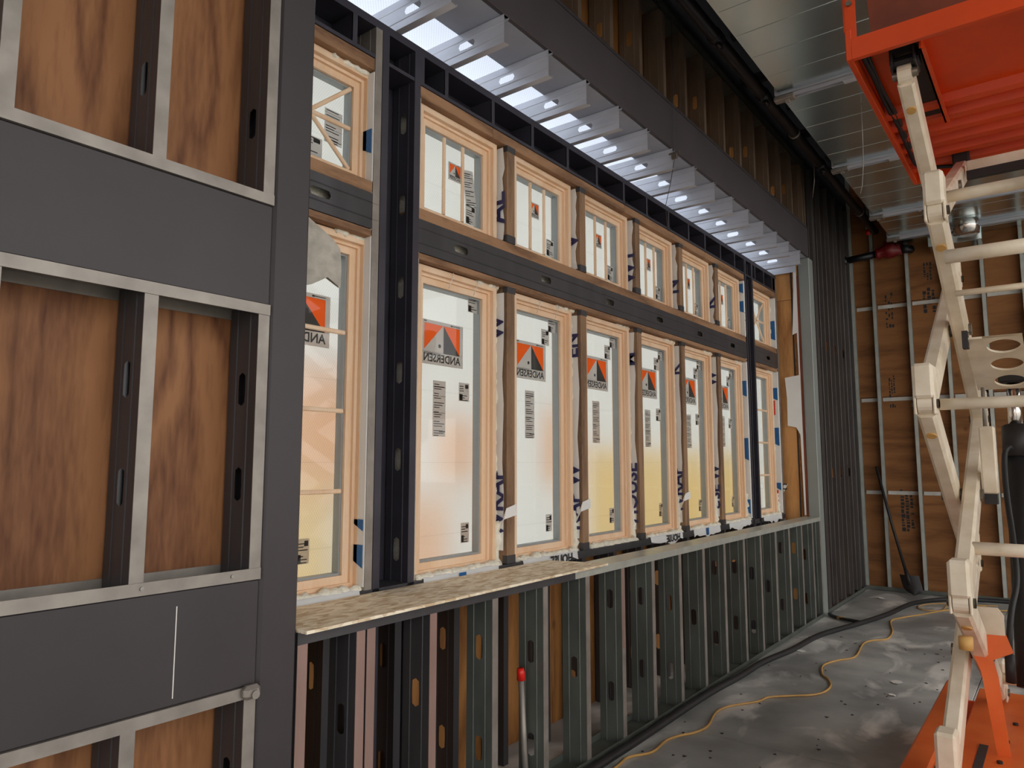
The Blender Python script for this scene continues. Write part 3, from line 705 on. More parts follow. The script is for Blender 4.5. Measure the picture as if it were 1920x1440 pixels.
ordn = ['', 'first', 'second', 'third', 'fourth', 'fifth', 'sixth']
foam_bm = {}
for b, (ya, yb) in enumerate(bays):
    off = 0.035 if b == 0 else 0.0
    fy0, fy1 = ya + 0.042, yb - 0.038
    if b == 0: fy0, fy1 = 1.548, 2.185
    if b == 7: fy0, fy1 = 7.385, 8.025
    if b == 0: l1, l2 = 'tall wood window with three horizontal bars, beside the dark steel column', 'small upper window with crossed diagonal bars, beside the dark steel column'
    elif b == 7: l1, l2 = 'tall wood window with horizontal bars, last before the far end of the bay', 'small upper window last before the far end of the bay, past the far black post'
    else:
        l1 = 'tall wood-framed window with logo sticker, %s of six between the black posts' % ordn[b]
        l2 = 'small upper window with two upright bars, %s of six between the black posts' % ordn[b]
    w, g = window(b + 1, fy0, fy1, 1.03, 2.592 + off, l1, 'rows' if b in (0, 7) else None)
    t, tg = window(b + 9, fy0, fy1, 2.83 + off, 3.435, l2, 'cross' if b in (0, 7) else 'columns')
    a = g[0]
    random.seed(b + 50)
    if b not in (7,):
        sticker(w, 'logo', a + 0.005 if b else a + 0.06, 2.105, 0.33, 0.232)
        if 0 < b: sticker(w, 'strip', a + (0.105 if b == 1 else 0.115), 1.735 + random.uniform(-0.02, 0.02), 0.095, 0.29)
        if b == 1:
            sticker(w, 'label', a + 0.305, 1.93, 0.085, 0.10); sticker(w, 'label', a + 0.375, 2.43, 0.08, 0.10)
        elif b:
            sticker(w, 'label', a + 0.29, 2.34, 0.085, 0.10); sticker(w, 'label', a + 0.365, 2.43, 0.085, 0.105)
            if b > 3: sticker(w, 'label', a + 0.31, 1.93, 0.085, 0.10)
        sticker(w, 'label', a + (0.33 if b else 0.25), 1.175, 0.065, 0.105)
        if b:
            sticker(t, 'logo', tg[0] + (0.205 if b == 1 else 0.165), 3.14, 0.105, 0.10)
            sticker(t, 'label', tg[0] + 0.35, 2.93, 0.085, 0.11)
            if b == 1: sticker(t, 'strip', tg[0] + 0.335, 3.04, 0.09, 0.20, tilt=0.18)
    if b == 0:
        sticker(t, 'strip', tg[0] + 0.33, 3.05, 0.10, 0.16); sticker(t, 'label', tg[0] + 0.2, 2.96, 0.12, 0.09)

    if b in (1, 2):
        for yy in (fy0 + 0.26, fy0 + 0.46):
            put('tie_cord', MB().tube([(-0.40, yy, 2.60), (-0.385, yy - 0.012, 2.575), (-0.39, yy - 0.03, 2.53), (-0.402, yy - 0.032, 2.505)], 0.0022, 6), 'paper_white', w, True)

    # spray foam beads round the frame
    def bead(y0, z0, y1, z1, r, n, x=-0.425):
        P = []; rr = []
        for i in range(n + 1):
            u = i / n
            P.append((x + random.uniform(-0.008, 0.008), y0 + (y1 - y0) * u + random.uniform(-0.004, 0.004), z0 + (z1 - z0) * u + random.uniform(-0.004, 0.004)))
            rr.append(r * random.uniform(0.55, 1.15))
        put('foam_bead', MB().tube(P, rr, 8, True, 0.12), 'foam', wall_bay, True)
    e = 2.19 if b == 0 else (8.05 if b == 7 else yb - 0.018)
    bead(fy0, 1.042, e, 1.042, 0.032, 40, -0.395)
    bead(e, 1.03, e, 1.24 + random.uniform(0, 0.1), 0.026, 12, -0.415)
    bead(e, 1.3, e, 2.58 + off, 0.017, 44, -0.435)
    bead(e - 0.2, 2.590 + off, e, 2.590 + off, 0.016, 14, -0.415)
    if b in (0, 7): bead(e, 2.86, e, 3.43, 0.02, 22, -0.43)
    if b == 0: bead(1.95, 3.43, e, 3.43, 0.018, 12, -0.41)

    # house wrap on the side of the post beyond the window
    if 1 <= b <= 6:
        yp = yb - 0.002
        for (z0, z1, txt, tz, sz) in ((1.12, 2.56, ['WRAP', 'RAP W', 'HOUSE', 'WRAP', 'USE W', 'WRAP'][b - 1], 1.38, 0.135), (2.87, 3.42, ['AL', 'V', 'WY', 'N', 'K', 'W'][b - 1], 3.06, 0.16)):
            xs = [XW - 0.004, -0.40, -0.45]; pts = []; nseg = 9
            random.seed(b * 10 + int(z0))
            edge = [XW - 0.018 + random.uniform(-0.008, 0.010) for _ in range(nseg + 1)]
            vs = []; fs_ = []
            for i in range(nseg + 1):
                z = z0 + (z1 - z0) * i / nseg
                vs += [(edge[i], yp - 0.004 - random.uniform(0, 0.012), z), (-0.41, yp - 0.010 - random.uniform(0, 0.006), z), (-0.455, yp - 0.004, z)]
            for i in range(nseg):
                for k in range(2): fs_.append((i * 3 + k, i * 3 + k + 1, i * 3 + k + 4, i * 3 + k + 3))
            hw = put('house_wrap', MB().add(vs, fs_), 'house_wrap', wall_bay, True)
            letters('print', txt, sz, (-0.412, yp - 0.0185, tz), (0, 0, 1), (-1, 0, 0), 'navy_ink', hw)
            if z0 < 2:
                letters('print', ['W', 'EN', 'M', 'K', 'W', 'N'][b - 1], 0.13, (-0.412, yp - 0.0185, 2.36), (0, 0, 1), (-1, 0, 0), 'navy_ink', hw)
        # torn flap hanging at the foot of the post
        if b in (1, 2, 4):
            z = 1.32
            f_ = put('wrap_flap', MB().prism([(-0.43, yp - 0.02, z - 0.16), (-0.352, yp - 0.012, z + 0.03), (-0.346, yp + 0.07, z + 0.05), (-0.345, yp + 0.075, z - 0.01), (-0.36, yp - 0.02, z - 0.03)], (0.003, -0.003, 0)), 'house_wrap', wall_bay)
    # wrap lapped over the sill
    if b != 3:
        m = MB(); n = 10; y_0, y_1 = fy0 + 0.02, e - 0.06; vs = []; fs_ = []
        for i in range(n + 1):
            yy = y_0 + (y_1 - y_0) * i / n; dz = random.uniform(-0.006, 0.006)
            vs += [(-0.40, yy, 1.054), (XW + 0.006, yy, 1.052 + dz * 0.5), (XW + 0.012, yy + random.uniform(-0.01, 0.01), 1.005 + dz * 3 - (0.02 if 2 < i < 8 else 0))]
        for i in range(n):
            for k in range(2): fs_.append((i * 3 + k, i * 3 + k + 1, i * 3 + k + 4, i * 3 + k + 3))
        sw = put('sill_wrap', MB().add(vs, fs_), 'house_wrap', wall_bay, True)
        if b in (2, 4): letters('print', 'HOUSE', 0.075, (XW + 0.0145, (y_0 + y_1) / 2 + 0.1, 1.018), (0, -1, 0), (0, 0, 1), 'black_ink', sw)
        elif b in (1, 5): put('tape', MB().box((XW + 0.013, y_0 + 0.25, 0.99), (XW + 0.0145, y_0 + 0.30, 1.05)), 'blue_tape', sw)
# white wrapped jamb boards and blue tape next to the side windows and the far post
for (y, z0, z1) in ((2.158, 1.06, 3.43), (7.085, 1.06, 3.43), (8.065, 1.06, 3.43)):
    put('wrapped_jamb', MB().cbox((-0.362, y, z0), (-0.45, y + 0.02, z1), 0.002), 'house_wrap', wall_bay)
for (y, z, h) in ((2.156, 1.14, 0.10), (2.156, 1.30, 0.05), (2.156, 3.03, 0.12), (7.083, 1.10, 0.14), (7.083, 1.62, 0.22), (7.083, 2.25, 0.16), (7.083, 3.1, 0.12), (7.083, 3.3, 0.1), (8.063, 1.30, 0.08), (8.063, 1.78, 0.2), (8.063, 2.28, 0.14), (8.063, 2.95, 0.22)):
    put('tape', MB().prism([(-0.370, y - 0.001, z), (-0.43, y - 0.001, z + 0.03), (-0.43, y - 0.001, z + h), (-0.370, y - 0.001, z + h)], (0, 0.002, 0)), 'blue_tape', wall_bay)
for (z, h) in ((2.12, 0.16), (1.18, 0.12)):
    put('tape', MB().box((-0.40, 8.061, z), (-0.43, 8.063, z + h)), 'red_ink', wall_bay)

# ------------------------------------------------------------------ OSB board lying on the low wall
o = MB()
o.prism([(0.050, 1.556, 1.028), (0.042, 2.3, 1.028), (0.03, 3.60, 1.028), (-0.315, 3.50, 1.028), (-0.325, 2.5, 1.028), (-0.325, 1.556, 1.028)], (0, 0, 0.011))
tag(put('osb_board', o, 'osb'), 'long strip of tan oriented strand board lying along the low stud wall', 'board')

# ------------------------------------------------------------------ galvanized air duct under the roof
duct = thing('air_duct', 'wide galvanized sheet metal air duct with flanged joints under the roof', 'duct', (1.4, 5.5, 4.38))
DX0, DX1, DZ = 0.56, 2.75, 4.38
joints = [2.2, 3.8, 5.38, 7.08, 8.75, 9.75]
seg = [0.6] + joints + [10.19]
for k in range(len(seg) - 1):
    y0, y1 = seg[k] + 0.002, seg[k + 1] - 0.002
    put('duct_section', MB().box((DX0, y0, DZ), (DX1, y1, 5.05)), 'duct_metal', duct)
    n = max(2, round((y1 - y0) / 0.335))
    for i in range(1, n):
        y = y0 + (y1 - y0) * i / n
        put('stiffening_bead', MB().tube([(DX0 + 0.01, y, DZ + 0.001), (DX1 - 0.01, y, DZ + 0.001)], 0.0045, 6), 'duct_metal', duct)
for y in joints:
    f = put('flange', MB().box((DX0 - 0.03, y - 0.022, DZ - 0.045), (DX1 + 0.03, y - 0.019, DZ)).box((DX0 - 0.03, y + 0.019, DZ - 0.045), (DX1 + 0.03, y + 0.022, DZ)).box((DX0 - 0.03, y - 0.022, DZ - 0.016), (DX1 + 0.03, y + 0.045, DZ - 0.013)).box((DX0 - 0.035, y - 0.022, DZ), (DX0, y + 0.022, 5.05)), 'galv_bright', duct)
    put('cleat', MB().box((DX0 + 0.45, y - 0.03, DZ - 0.05), (DX0 + 0.75, y + 0.03, DZ - 0.043)), 'galv_bright', f)
    put('corner_clip', MB().cbox((DX0 - 0.04, y - 0.035, DZ - 0.055), (DX0 + 0.11, y + 0.035, DZ - 0.02), 0.006).tube([(DX0 + 0.04, y, DZ - 0.058), (DX0 + 0.07, y, DZ - 0.058)], 0.02, 10), 'galv', f)
# short box drop with a round collar near the far wall
take = thing('duct_drop', 'shiny square duct drop with round collar hanging below the air duct near the far wall', 'duct', (1.36, 9.9, 4.2))
put('box', MB().cbox((0.95, 9.83, 4.20), (1.50, 10.18, 4.372), 0.006), 'duct_metal', take)
put('collar', MB().tube([(1.37, 9.60, 4.22), (1.37, 9.60, 4.42)], 0.13, 24), 'chrome', take, True)
put('stub_pipe', MB().tube([(1.42, 9.95, 4.0), (1.42, 9.95, 4.2)], 0.022, 10), 'galv', take, True)

# ------------------------------------------------------------------ sprinkler main, hangers, wires
pipe = thing('sprinkler_pipe', 'long black sprinkler pipe running beside the duct', 'pipe', (0.37, 5.5, 4.5))
put('pipe', MB().tube([(0.37, 0.4, 4.53), (0.37, 9.9, 4.53)], 0.045, 18), 'pipe_black', pipe, True)
for y in (6.42, 9.0): put('clamp_ring', MB().tube([(0.37, y, 4.53), (0.37, y + 0.022, 4.53)], 0.051, 18), 'galv', pipe, True)
for y in (4.6, 5.6, 7.3): put('outlet', MB().tube([(0.37, y, 4.50), (0.40, y, 4.44)], 0.02, 10).tube([(0.37, y - 0.05, 4.53), (0.37, y + 0.05, 4.53)], 0.052, 16), 'pipe_black', pipe, True)
def wire(name, label, pts, r=0.0025, m='galv'):
    tag(put(name, MB().tube(pts, r, 6), m, None, True), label, 'wire')
wire('hanger_wire', 'thin loose wire hanging from the duct beside the lift platform', [(1.02, 5.9, 4.37), (1.0, 6.0, 4.15), (0.985, 6.05, 3.95), (0.96, 6.1, 3.80), (0.94, 6.12, 3.74)], 0.004)
wire('hanger_wire', 'short thin wire hanging below the black pipe', [(0.36, 7.1, 4.478), (0.35, 7.12, 4.3), (0.32, 7.15, 4.16)])
cl = thing('drop_wire', 'fine steel wire with a small clamp hanging in front of the header beam', 'wire', (0.02, 4.64, 3.5))
put('wire', MB().tube([(0.03, 4.63, 4.9), (0.025, 4.64, 4.3), (0.02, 4.64, 3.75), (-0.05, 4.72, 3.62), (-0.2, 4.95, 3.55), (-0.30, 5.2, 3.44)], 0.0025, 6), 'galv_dark', cl, True)
put('clamp', MB().cbox((0.0, 4.63, 3.76), (0.045, 4.65, 3.80), 0.004).tube([(-0.02, 4.64, 3.805), (0.06, 4.64, 3.805)], 0.006, 8), 'pin_steel', cl)

vp = thing('red_valve_pipe', 'black pipe with a dark red grooved valve near the top of the far wall', 'pipe', (0.3, 10.1, 4.2))
put('pipe', MB().tube([(-0.09, 10.12, 4.26), (0.33, 10.12, 4.29)], 0.045, 16), 'pipe_black', vp, True)
put('coupling', MB().tube([(-0.09, 10.12, 4.26), (-0.02, 10.12, 4.265)], 0.062, 16), 'pipe_black', vp, True)
put('valve', MB().tube([(0.33, 10.12, 4.29), (0.36, 10.12, 4.29), (0.38, 10.12, 4.30), (0.45, 10.12, 4.31), (0.54, 10.12, 4.31), (0.56, 10.12, 4.30), (0.62, 10.12, 4.31)], [0.07, 0.075, 0.06, 0.10, 0.095, 0.065, 0.07], 14).tube([(0.45, 10.12, 4.38), (0.45, 10.12, 4.43)], 0.035, 10), 'red_paint', vp, True)
put('elbow', MB().tube([(0.62, 10.12, 4.30), (0.68, 10.13, 4.30), (0.71, 10.16, 4.30), (0.71, 10.19, 4.30)], 0.055, 12), 'pipe_black', vp, True)
sd = thing('sprinkler_drop', 'short steel pipe drop with an orange cap under the far end of the duct', 'pipe', (0.27, 10.0, 4.5))
put('pipe', MB().tube([(0.27, 10.0, 4.60), (0.27, 10.0, 5.3)], 0.028, 12), 'galv', sd, True)
put('cap', MB().tube([(0.27, 10.0, 4.53), (0.27, 10.0, 4.60)], [0.03, 0.024], 12), 'red_cap', sd, True)
rc = thing('red_pipe_coupling', 'dark red coupling on a standpipe in the far corner', 'pipe', (-0.05, 10.05, 0.9))
put('standpipe', MB().tube([(-0.085, 10.0, 0.0), (-0.085, 10.0, 4.2)], 0.03, 12), 'pipe_black', rc, True)
put('coupling', MB().tube([(-0.085, 10.0, 0.86), (-0.085, 10.0, 0.9), (-0.085, 10.0, 1.05), (-0.085, 10.0, 1.09)], [0.04, 0.06, 0.06, 0.04], 14), 'red_paint', rc, True)

# ------------------------------------------------------------------ shovel against the far wall
sv = thing('shovel', 'dark long-handled shovel leaning against the far wall', 'shovel', (0.53, 10.0, 0))
put('handle', MB().tube([(0.18, 10.185, 1.55), (0.33, 10.13, 0.85), (0.475, 10.07, 0.25)], 0.017, 10), 'shovel_dark', sv, True)
put('socket', MB().tube([(0.465, 10.075, 0.30), (0.49, 10.065, 0.2), (0.51, 10.05, 0.12)], [0.022, 0.028, 0.035], 10), 'shovel_dark', sv, True)
bl = MB(); nx, nz = 6, 6; vs = []; f2 = []
for j in range(nz + 1):
    v = j / nz; hw = 0.105 * (1 if v < 0.6 else math.sqrt(max(0.02, 1 - ((v - 0.6) / 0.4) ** 2)))
    for i in range(nx + 1):
        u = i / nx * 2 - 1
        vs.append((0.50 + 0.06 * v + u * hw, 10.05 - 0.05 * v + 0.03 * u * u, 0.235 - 0.225 * v + 0.0 * u))
for j in range(nz):
    for i in range(nx): f2.append((j * 7 + i, j * 7 + i + 1, j * 7 + i + 8, j * 7 + i + 7))
bl.add(vs, f2); bl.add([(x, y + 0.004, z) for x, y, z in vs], [q[::-1] for q in f2])
put('blade', bl, 'shovel_dark', sv, True)

# ------------------------------------------------------------------ things on the floor
def spline(P, sub=6):
    out = []; P = [Vector(p) for p in P]
    for i in range(len(P) - 1):
        p0, p1, p2, p3 = P[max(i - 1, 0)], P[i], P[i + 1], P[min(i + 2, len(P) - 1)]
        for k in range(sub):
            t = k / sub
            out.append(0.5 * ((2 * p1) + (p2 - p0) * t + (2 * p0 - 5 * p1 + 4 * p2 - p3) * t * t + (3 * p1 - p0 - 3 * p2 + p3) * t ** 3))
    out.append(P[-1]); return out
cord = [(0.16, 2.9), (0.12, 3.5), (0.11, 3.65), (0.18, 3.79), (0.17, 3.99), (0.2, 4.11), (0.25, 4.21), (0.27, 4.36), (0.22, 4.61), (0.24, 4.78), (0.36, 5.0), (0.39, 5.13), (0.52, 5.27), (0.61, 5.36), (0.66, 5.48), (0.66, 5.66), (0.6, 5.82), (0.54, 5.91), (0.48, 6.17), (0.53, 6.39), (0.62, 6.6), (0.58, 7.1), (0.62, 7.29), (0.71, 7.42), (0.7, 7.76), (0.6, 8.26), (0.65, 8.5), (0.8, 8.83), (1.03, 9.31), (1.5, 9.6)]
tag(put('extension_cord', MB().tube(spline([(x, y, 0.008) for x, y in cord]), 0.0075, 8), 'cord_yellow', None, True), 'long tan yellow extension cord winding across the concrete floor', 'cord')
loop = [(1.3, 9.75), (0.99, 9.7), (0.79, 9.55), (0.7, 9.31), (0.76, 9.11), (0.93, 9.19), (0.95, 9.5), (1.02, 9.69), (1.4, 9.85)]
tag(put('extension_cord', MB().tube(spline([(x, y, 0.007) for x, y in loop]), 0.006, 8), 'cord_yellow', None, True), 'thin tan cord lying in a loop on the floor near the far wall', 'cord')
hose = [(0.06, 2.4), (0.055, 3.45), (0.058, 3.79), (0.055, 4.15), (0.05, 4.62), (0.055, 5.01), (0.08, 5.44), (0.09, 5.92), (0.16, 6.45), (0.21, 7.15), (0.39, 7.9), (0.53, 8.56), (0.65, 9.4), (0.96, 9.9), (1.47, 10.1), (2.2, 10.12)]
ho = thing('air_hose', 'thick black hose lying along the foot of the low wall', 'hose', (0.3, 6.0, 0))
put('hose', MB().tube(spline([(x, y, 0.024) for x, y in hose]), 0.023, 12), 'hose_black', ho, True)
put('branch', MB().tube(spline([(0.03, 8.20, 0.02), (0.14, 8.06, 0.02), (0.39, 7.92, 0.03)]), 0.017, 10), 'hose_black', ho, True)
put('tape_band', MB().tube([(0.15, 8.05, 0.021), (0.23, 8.01, 0.024)], 0.0185, 10), 'cord_yellow', ho, True)
po = thing('capped_pole', 'grey metal pole with a bright red cap standing in the low wall', 'pole', (-0.08, 2.96, 0.004))
put('shaft', MB().tube([(-0.08, 2.975, 0.006), (-0.08, 2.955, 0.2), (-0.08, 2.93, 0.55)], 0.015, 12), 'galv', po, True)
put('cap', MB().tube([(-0.08, 2.931, 0.545), (-0.08, 2.927, 0.58), (-0.08, 2.925, 0.60)], [0.021, 0.020, 0.017], 14), 'red_cap', po, True)
random.seed(11)
sc = [((1.02, 6.05), 0.05, 'white torn paper scrap on the floor right of the cord'), ((0.2, 6.55), 0.05, 'white paper scrap lying next to the black hose'), ((0.42, 9.3), 0.06, 'pale scrap on the floor near the far corner'), ((0.26, 9.6), 0.05, 'small pale scrap nearest the far corner'), ((1.05, 5.7), 0.03, 'tiny white scrap beside the larger paper scrap')]
for (x, y), r, lb in sc:
    pts = [(x + r * random.uniform(0.6, 1) * cos(a), y + r * 1.3 * random.uniform(0.5, 1) * sin(a), 0.001 + random.uniform(0, 0.008)) for a in [i * 2 * pi / 6 for i in range(6)]]
    tag(put('paper_scrap', MB().prism(pts, (0, 0, 0.0015)), 'paper_white'), lb, 'paper scrap')
chips = MB()
for i in range(70):
    x, y = random.uniform(0.1, 1.4), random.uniform(3.2, 7.5); r = random.uniform(0.004, 0.014); a = random.uniform(0, pi)
    chips.prism([(x + r * cos(a + k * 2.1), y + r * sin(a + k * 2.1), 0.0005) for k in range(3)], (0, 0, 0.003))
ch = tag(put('floor_debris', chips, 'shovel_dark'), 'tiny dark debris chips scattered over the concrete', 'debris'); ch['kind'] = 'stuff'

# ------------------------------------------------------------------ insulation scrap and torn wrap by the column
bk = MB(); vs = []; f2 = []; random.seed(5)
for j in range(11):
    for i in range(7):
        u, v = i / 6, j / 10
        zz = 2.70 - 0.36 * v + (0.03 * sin(u * 9) + random.uniform(-0.01, 0.01) if j == 10 else 0)
        wd = 0.10 + 0.30 * min(1, v * 2.2) - 0.02 * max(0, v - 0.7)
        vs.append((-0.335 + 0.02 * sin(u * 5 + v * 3), 1.56 + wd * u, zz))
for j in range(10):
    for i in range(6): f2.append((j * 7 + i, j * 7 + i + 1, j * 7 + i + 8, j * 7 + i + 7))
bk.add(vs, f2); bk.add([(x - 0.012, y, z) for x, y, z in vs], [q[::-1] for q in f2])
tag(put('insulation_scrap', bk, 'blanket', None, True), 'grey fuzzy insulation scrap hanging beside the dark column', 'insulation')
tag(put('torn_wrap_strip', MB().prism([(-0.21, 1.556, 3.36), (-0.21, 1.60, 3.30), (-0.21, 1.575, 3.1), (-0.21, 1.585, 2.95), (-0.21, 1.556, 2.85)], (-0.004, 0, 0)), 'house_wrap'), 'white torn strip of wrap beside the top of the column', 'wrap')

# ------------------------------------------------------------------ scissor lift
LX = 1.93
lift = thing('scissor_lift', 'orange scissor lift with cream arms, raised platform', 'scissor lift', (LX, 4.1, 0))
OX, IX, AW = 1.650, 1.732, 0.068
YN, YF = 3.47, 4.86
# chassis
put('chassis', MB().cbox((1.45, 3.0, 0.10), (1.56, 5.15, 0.31), 0.012).cbox((2.24, 3.0, 0.10), (2.35, 5.15, 0.31), 0.012).box((1.56, 3.0, 0.13), (2.24, 5.10, 0.22)), 'orange_paint', lift)
dk_ = put('deck_plate', MB().cbox((1.62, 3.0, 0.22), (2.12, 5.10, 0.30), 0.006), 'orange_paint', lift)
put('slot_cover', MB().box((1.70, 3.2, 0.298), (1.735, 4.1, 0.303)), 'galv_dark', dk_)
for (x, y) in ((1.80, 4.2), (1.79, 3.9), (1.82, 4.5), (1.9, 4.7)):
    put('bolt', MB().tube([(x, y, 0.299), (x, y, 0.31)], 0.012, 8), 'shovel_dark', dk_)
for y in (3.3, 4.85):
    for x in (1.46, 2.26):
        wm = put('wheel', MB().tube([(x, y, 0.115), (x + 0.08, y, 0.115)], 0.115, 20), 'rubber', lift, True)
# arms: (x index, near z, far z)
ZL = [3.315, 2.665, 1.845, 1.04, 0.36]     # pivot heights, top to bottom
def arm(x, a, b, nm='scissor_arm'):
    """arm from its upper end a to its lower end b: fork sleeve at the lower end, knuckle at the upper end"""
    (ya, za), (yb, zb) = a, b
    A = Vector((x, ya, za)); B = Vector((x, yb, zb)); t = (B - A).normalized()
    m = MB().beam(A + t * 0.02, B - t * 0.05, AW, 0.11, (1, 0, 0), 0.012)
    o = put(nm, m, 'cream_paint', lift)
    s = 1 if yb > ya else -1
    w = AW / 2 + 0.005
    put('fork_sleeve', MB().cbox((x - w, B.y - 0.055, B.z + 0.022), (x + w, B.y + 0.055, B.z + 0.17), 0.012).cbox((x - w - 0.002, B.y - 0.04, B.z - 0.045), (x - w + 0.009, B.y + 0.04, B.z + 0.05), 0.004).cbox((x + w - 0.009, B.y - 0.04, B.z - 0.045), (x + w + 0.002, B.y + 0.04, B.z + 0.05), 0.004), 'cream_paint', o)
    put('knuckle', MB().tube([(x - w + 0.012, A.y, A.z), (x + w - 0.012, A.y, A.z)], 0.042, 18).beam(A, A + t * 0.12, AW - 0.014, 0.08, (1, 0, 0), 0.008), 'cream_paint', o, False)
    for P in (A, B):
        put('pin', MB().tube([(x - AW / 2 - 0.016, P.y, P.z), (x + AW / 2 + 0.016, P.y, P.z)], 0.020, 12), 'pin_steel', o, False)
    M_ = (A + B) / 2
    put('pin', MB().tube([(x - AW / 2 - 0.012, M_.y, M_.z), (x + AW / 2 + 0.012, M_.y, M_.z)], 0.03, 12), 'pin_steel', o, False)
    # stop button facing the near end
    C_ = A + t * 0.16 if ya < yb else B - t * 0.16
    n = Vector((0, -abs(t.z), -abs(t.y))) if False else Vector((1, 0, 0)).cross(t)
    if n.y > 0: n = -n
    put('stop_button', MB().tube([C_ + n * 0.05, C_ + n * 0.062], 0.020, 12), 'yellow_pad', o, False)
    return o
for sx in (-1, 1):
    ox = LX + sx * (LX - OX); ix = LX + sx * (LX - IX)
    if sx < 0: ox, ix = OX, IX
    arm(ox, (YN, ZL[0]), (YF, ZL[1])); arm(ix, (YF, ZL[0]), (YN, ZL[1]))
    arm(ix, (YN, ZL[1]), (YF, ZL[2])); arm(ox, (YF, ZL[1]), (YN, ZL[2]))
    arm(ox, (YN, ZL[2]), (YF, ZL[3])); arm(ix, (YF, ZL[2]), (YN, ZL[3]))
    arm(ix, (YN, ZL[3]), (YF, ZL[4])); arm(ox, (YF, ZL[3]), (YN, ZL[4]))
XR = LX + (LX - IX)
TUBES = ((3.56, 2.75, 0.026), (3.50, 2.47, 0.030), (3.81, 2.37, 0.014), (3.75, 1.23, 0.028), (4.70, 0.47, 0.028))
for (y, z, r) in TUBES:
    put('cross_tube', MB().tube([(IX + 0.02, y, z), (XR - 0.02, y, z)], r, 16), 'cream_paint', lift, True)
PLATE_A = [(x, 4.0, z) for x, z in ((1.70, 0.94), (1.814, 0.944), (1.836, 0.912), (1.836, 0.825), (1.70, 0.82))]
PLATE_B = [(x, 4.002, z) for x, z in ((1.70, 0.83), (1.838, 0.83), (1.862, 0.753), (1.784, 0.711), (1.799, 0.639), (1.825, 0.30), (1.775, 0.30), (1.735, 0.652), (1.691, 0.774))]
put('cross_tube', MB().tube([(OX + 0.03, 3.53, 1.845), (2 * LX - OX - 0.03, 3.53, 1.845)], 0.024, 16), 'cream_paint', lift, True)
def oval_plate(name, org, ux, uy, cells, w, h, x0, thick, mname):
    """plate with a row of stadium slots: solid strip x0 wide, then cells of size w x h stacked along uy"""
    ux, uy = Vector(ux), Vector(uy).normalized(); n = ux.cross(uy).normalized() * thick; org = Vector(org)
    m = MB()
    def P(x, y): return org + ux * x + uy * y
    m.prism([P(0, 0), P(x0, 0), P(x0, cells * h), P(0, cells * h)], n)
    for c in range(cells):
        cx, cy = x0 + w / 2, (c + 0.5) * h; a, b = w / 2, h / 2; r = h * 0.36; s_ = a - r - 0.01
        inn, out = [], []
        for i in range(24):
            q = 2 * pi * (i + 0.5) / 24; cx_, sy_ = cos(q), sin(q)
            inn.append(((s_ if cx_ > 0 else -s_) + r * cx_, r * sy_))
            k_ = min(a / max(abs(inn[-1][0]), 1e-6), b / max(abs(inn[-1][1]), 1e-6)); ox_, oy_ = inn[-1][0] * k_, inn[-1][1] * k_
            out.append((ox_, oy_))
        for ca in ((a, b), (-a, b), (-a, -b), (a, -b)):
            i = min(range(24), key=lambda j: (out[j][0] - ca[0]) ** 2 + (out[j][1] - ca[1]) ** 2); out[i] = ca
        k = len(out)
        vs = [P(cx + x, cy + y) for x, y in out + inn]; vs += [v + n for v in vs]
        fs = []
        for i in range(k):
            j = (i + 1) % k
            fs += [(i, j, k + j, k + i), (2 * k + j, 2 * k + i, 3 * k + i, 3 * k + j), (k + i, k + j, 3 * k + j, 3 * k + i)]
        m.add(vs, fs)
    return put(name, m, mname, lift)
oval_plate('slotted_plate', (1.768, 3.86, 2.16), (1, 0, 0), (0, 0.85, -0.30), 3, 0.15, 0.19, 0.07, 0.010, 'cream_paint')
put('plate_bracket', MB().box((1.762, 3.84, 2.12), (1.785, 3.90, 2.20)), 'shovel_dark', lift)
bx = put('guard_box', MB().cbox((1.775, 4.18, 1.45), (1.838, 4.27, 1.775), 0.006), 'cream_paint', lift)
put('guard_foot', MB().box((1.780, 4.185, 1.40), (1.833, 4.265, 1.45)), 'shovel_dark', bx)
put('guard_rod', MB().tube([(1.80, 4.23, 1.775), (1.80, 4.25, 1.97)], 0.009, 8), 'galv', bx, True)
cy = put('cylinder_barrel', MB().tube([(1.905, 4.25, 0.55), (1.905, 4.66, 1.76)], 0.055, 24), 'rubber', lift, True)
put('cylinder_collar', MB().tube([(1.905, 4.61, 1.62), (1.905, 4.665, 1.785)], 0.064, 24), 'shovel_dark', cy, True)
put('cylinder_rod', MB().tube([(1.905, 4.66, 1.77), (1.905, 4.75, 2.05)], 0.032, 20), 'chrome', cy, True)
put('cylinder_head', MB().cbox((1.84, 4.70, 2.03), (1.97, 4.83, 2.10), 0.01), 'shovel_dark', cy)
put('hydraulic_hose', MB().tube(spline([(1.885, 4.52, 1.68), (1.862, 4.50, 1.66), (1.855, 4.44, 1.58), (1.862, 4.34, 1.42), (1.88, 4.24, 1.22), (1.885, 4.16, 1.05), (1.862, 4.08, 0.93), (1.85, 4.03, 0.82), (1.845, 4.02, 0.72)]), 0.013, 10), 'rubber', lift, True)
put('hose_fitting', MB().tube([(1.846, 4.02, 0.74), (1.845, 4.02, 0.62)], [0.02, 0.022], 10), 'shovel_dark', lift, True)
# pivot plate above the deck
put('pivot_plate', MB().prism(PLATE_A, (0, 0.012, 0)), 'cream_paint', lift)
put('pivot_bracket', MB().prism(PLATE_B, (0, 0.012, 0)), 'orange_paint', lift)
put('bump_pad', MB().tube([(1.735, 3.50, 0.90), (1.735, 3.50, 0.85)], 0.026, 14), 'yellow_pad', lift, True)
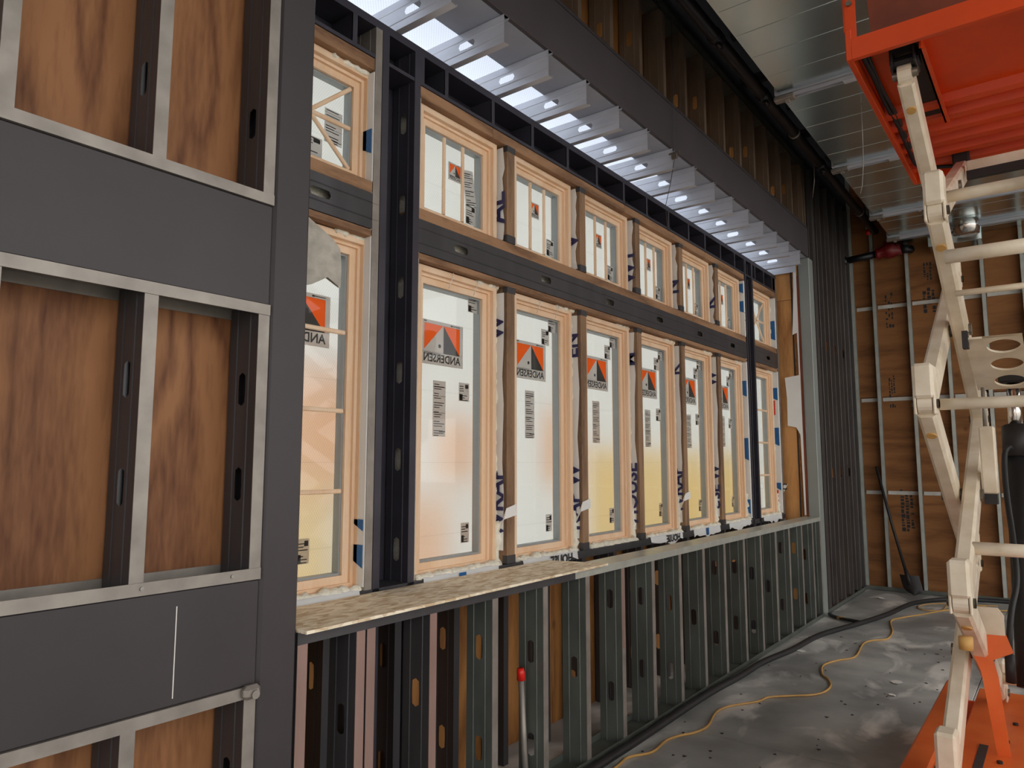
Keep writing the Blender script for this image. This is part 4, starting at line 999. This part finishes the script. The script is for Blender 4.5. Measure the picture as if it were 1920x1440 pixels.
# platform
pz = 3.36
pl = put('platform_frame', MB().cbox((1.45, 3.28, pz), (1.475, 5.08, 3.50), 0.003).cbox((2.325, 3.28, pz), (2.35, 5.08, 3.50), 0.003).box((1.475, 3.28, pz), (2.325, 3.305, 3.455)).box((1.475, 5.055, pz), (2.325, 5.08, 3.455)).box((1.452, 3.285, 3.455), (1.495, 3.30, 4.3)), 'orange_under', lift)
put('deck_underside', MB().box((1.475, 3.305, 3.43), (2.325, 5.055, 3.44)), 'orange_under', pl)
for k in range(6):
    y = 4.02 + 0.17 * k
    put('underside_rib', MB().prism([(1.475, y, 3.43), (1.475, y + 0.015, 3.392), (1.475, y + 0.075, 3.392), (1.475, y + 0.09, 3.43)], (0.85, 0, 0)), 'orange_under', pl)
put('slide_channel', MB().box((1.722, 3.36, 3.352), (1.730, 4.20, 3.43)).box((1.722, 3.36, 3.352), (1.745, 4.20, 3.357)), 'orange_under', pl)
put('slide_track', MB().box((1.60, 3.36, 3.41), (1.722, 4.20, 3.428)), 'shovel_dark', pl)
put('pivot_bracket', MB().cbox((1.60, 3.40, 3.335), (1.612, 3.54, 3.425), 0.004).cbox((1.69, 3.40, 3.335), (1.702, 3.54, 3.425), 0.004).tube([(1.595, 3.47, 3.37), (1.71, 3.47, 3.37)], 0.03, 12), 'shovel_dark', pl)
put('pivot_bracket', MB().cbox((1.69, 4.80, 3.30), (1.775, 4.92, 3.425), 0.008), 'shovel_dark', pl)
put('deck_extension', MB().prism([(1.515, 3.33, 4.2), (1.545, 3.33, 3.475), (2.2, 3.33, 3.475), (2.2, 3.33, 4.2)], (0, 0.012, 0)), 'rust_brown', pl)
put('bolt', MB().tube([(1.472, 3.272, 3.62), (1.472, 3.285, 3.62)], 0.012, 10), 'pin_steel', pl)
put('cable_bundle', MB().tube(spline([(1.50, 3.33, 3.41), (1.505, 3.6, 3.40), (1.498, 3.9, 3.405), (1.508, 4.2, 3.40), (1.50, 4.6, 3.40), (1.52, 4.85, 3.39), (1.70, 4.95, 3.38)]), 0.012, 8).tube(spline([(1.52, 3.33, 3.415), (1.515, 3.7, 3.40), (1.522, 4.1, 3.40), (1.512, 4.6, 3.40)]), 0.009, 8), 'rubber', pl, True)
cb = put('cross_beam', MB().cbox((1.78, 4.50, 3.17), (2.12, 4.60, 3.235), 0.004), 'cream_paint', lift)
put('toothed_rack', MB().box((1.78, 4.46, 3.12), (2.12, 4.49, 3.165)), 'shovel_dark', cb)
# guard rails of the raised platform
for x in (1.462, 2.338):
    for y in (3.31, 4.18, 5.05):
        put('rail_post', MB().box((x - 0.018, y - 0.018, 3.5), (x + 0.018, y + 0.018, 4.3)), 'orange_under', lift)
    put('guard_rail', MB().box((x - 0.018, 3.31, 4.27), (x + 0.018, 5.05, 4.305)), 'orange_under', lift)
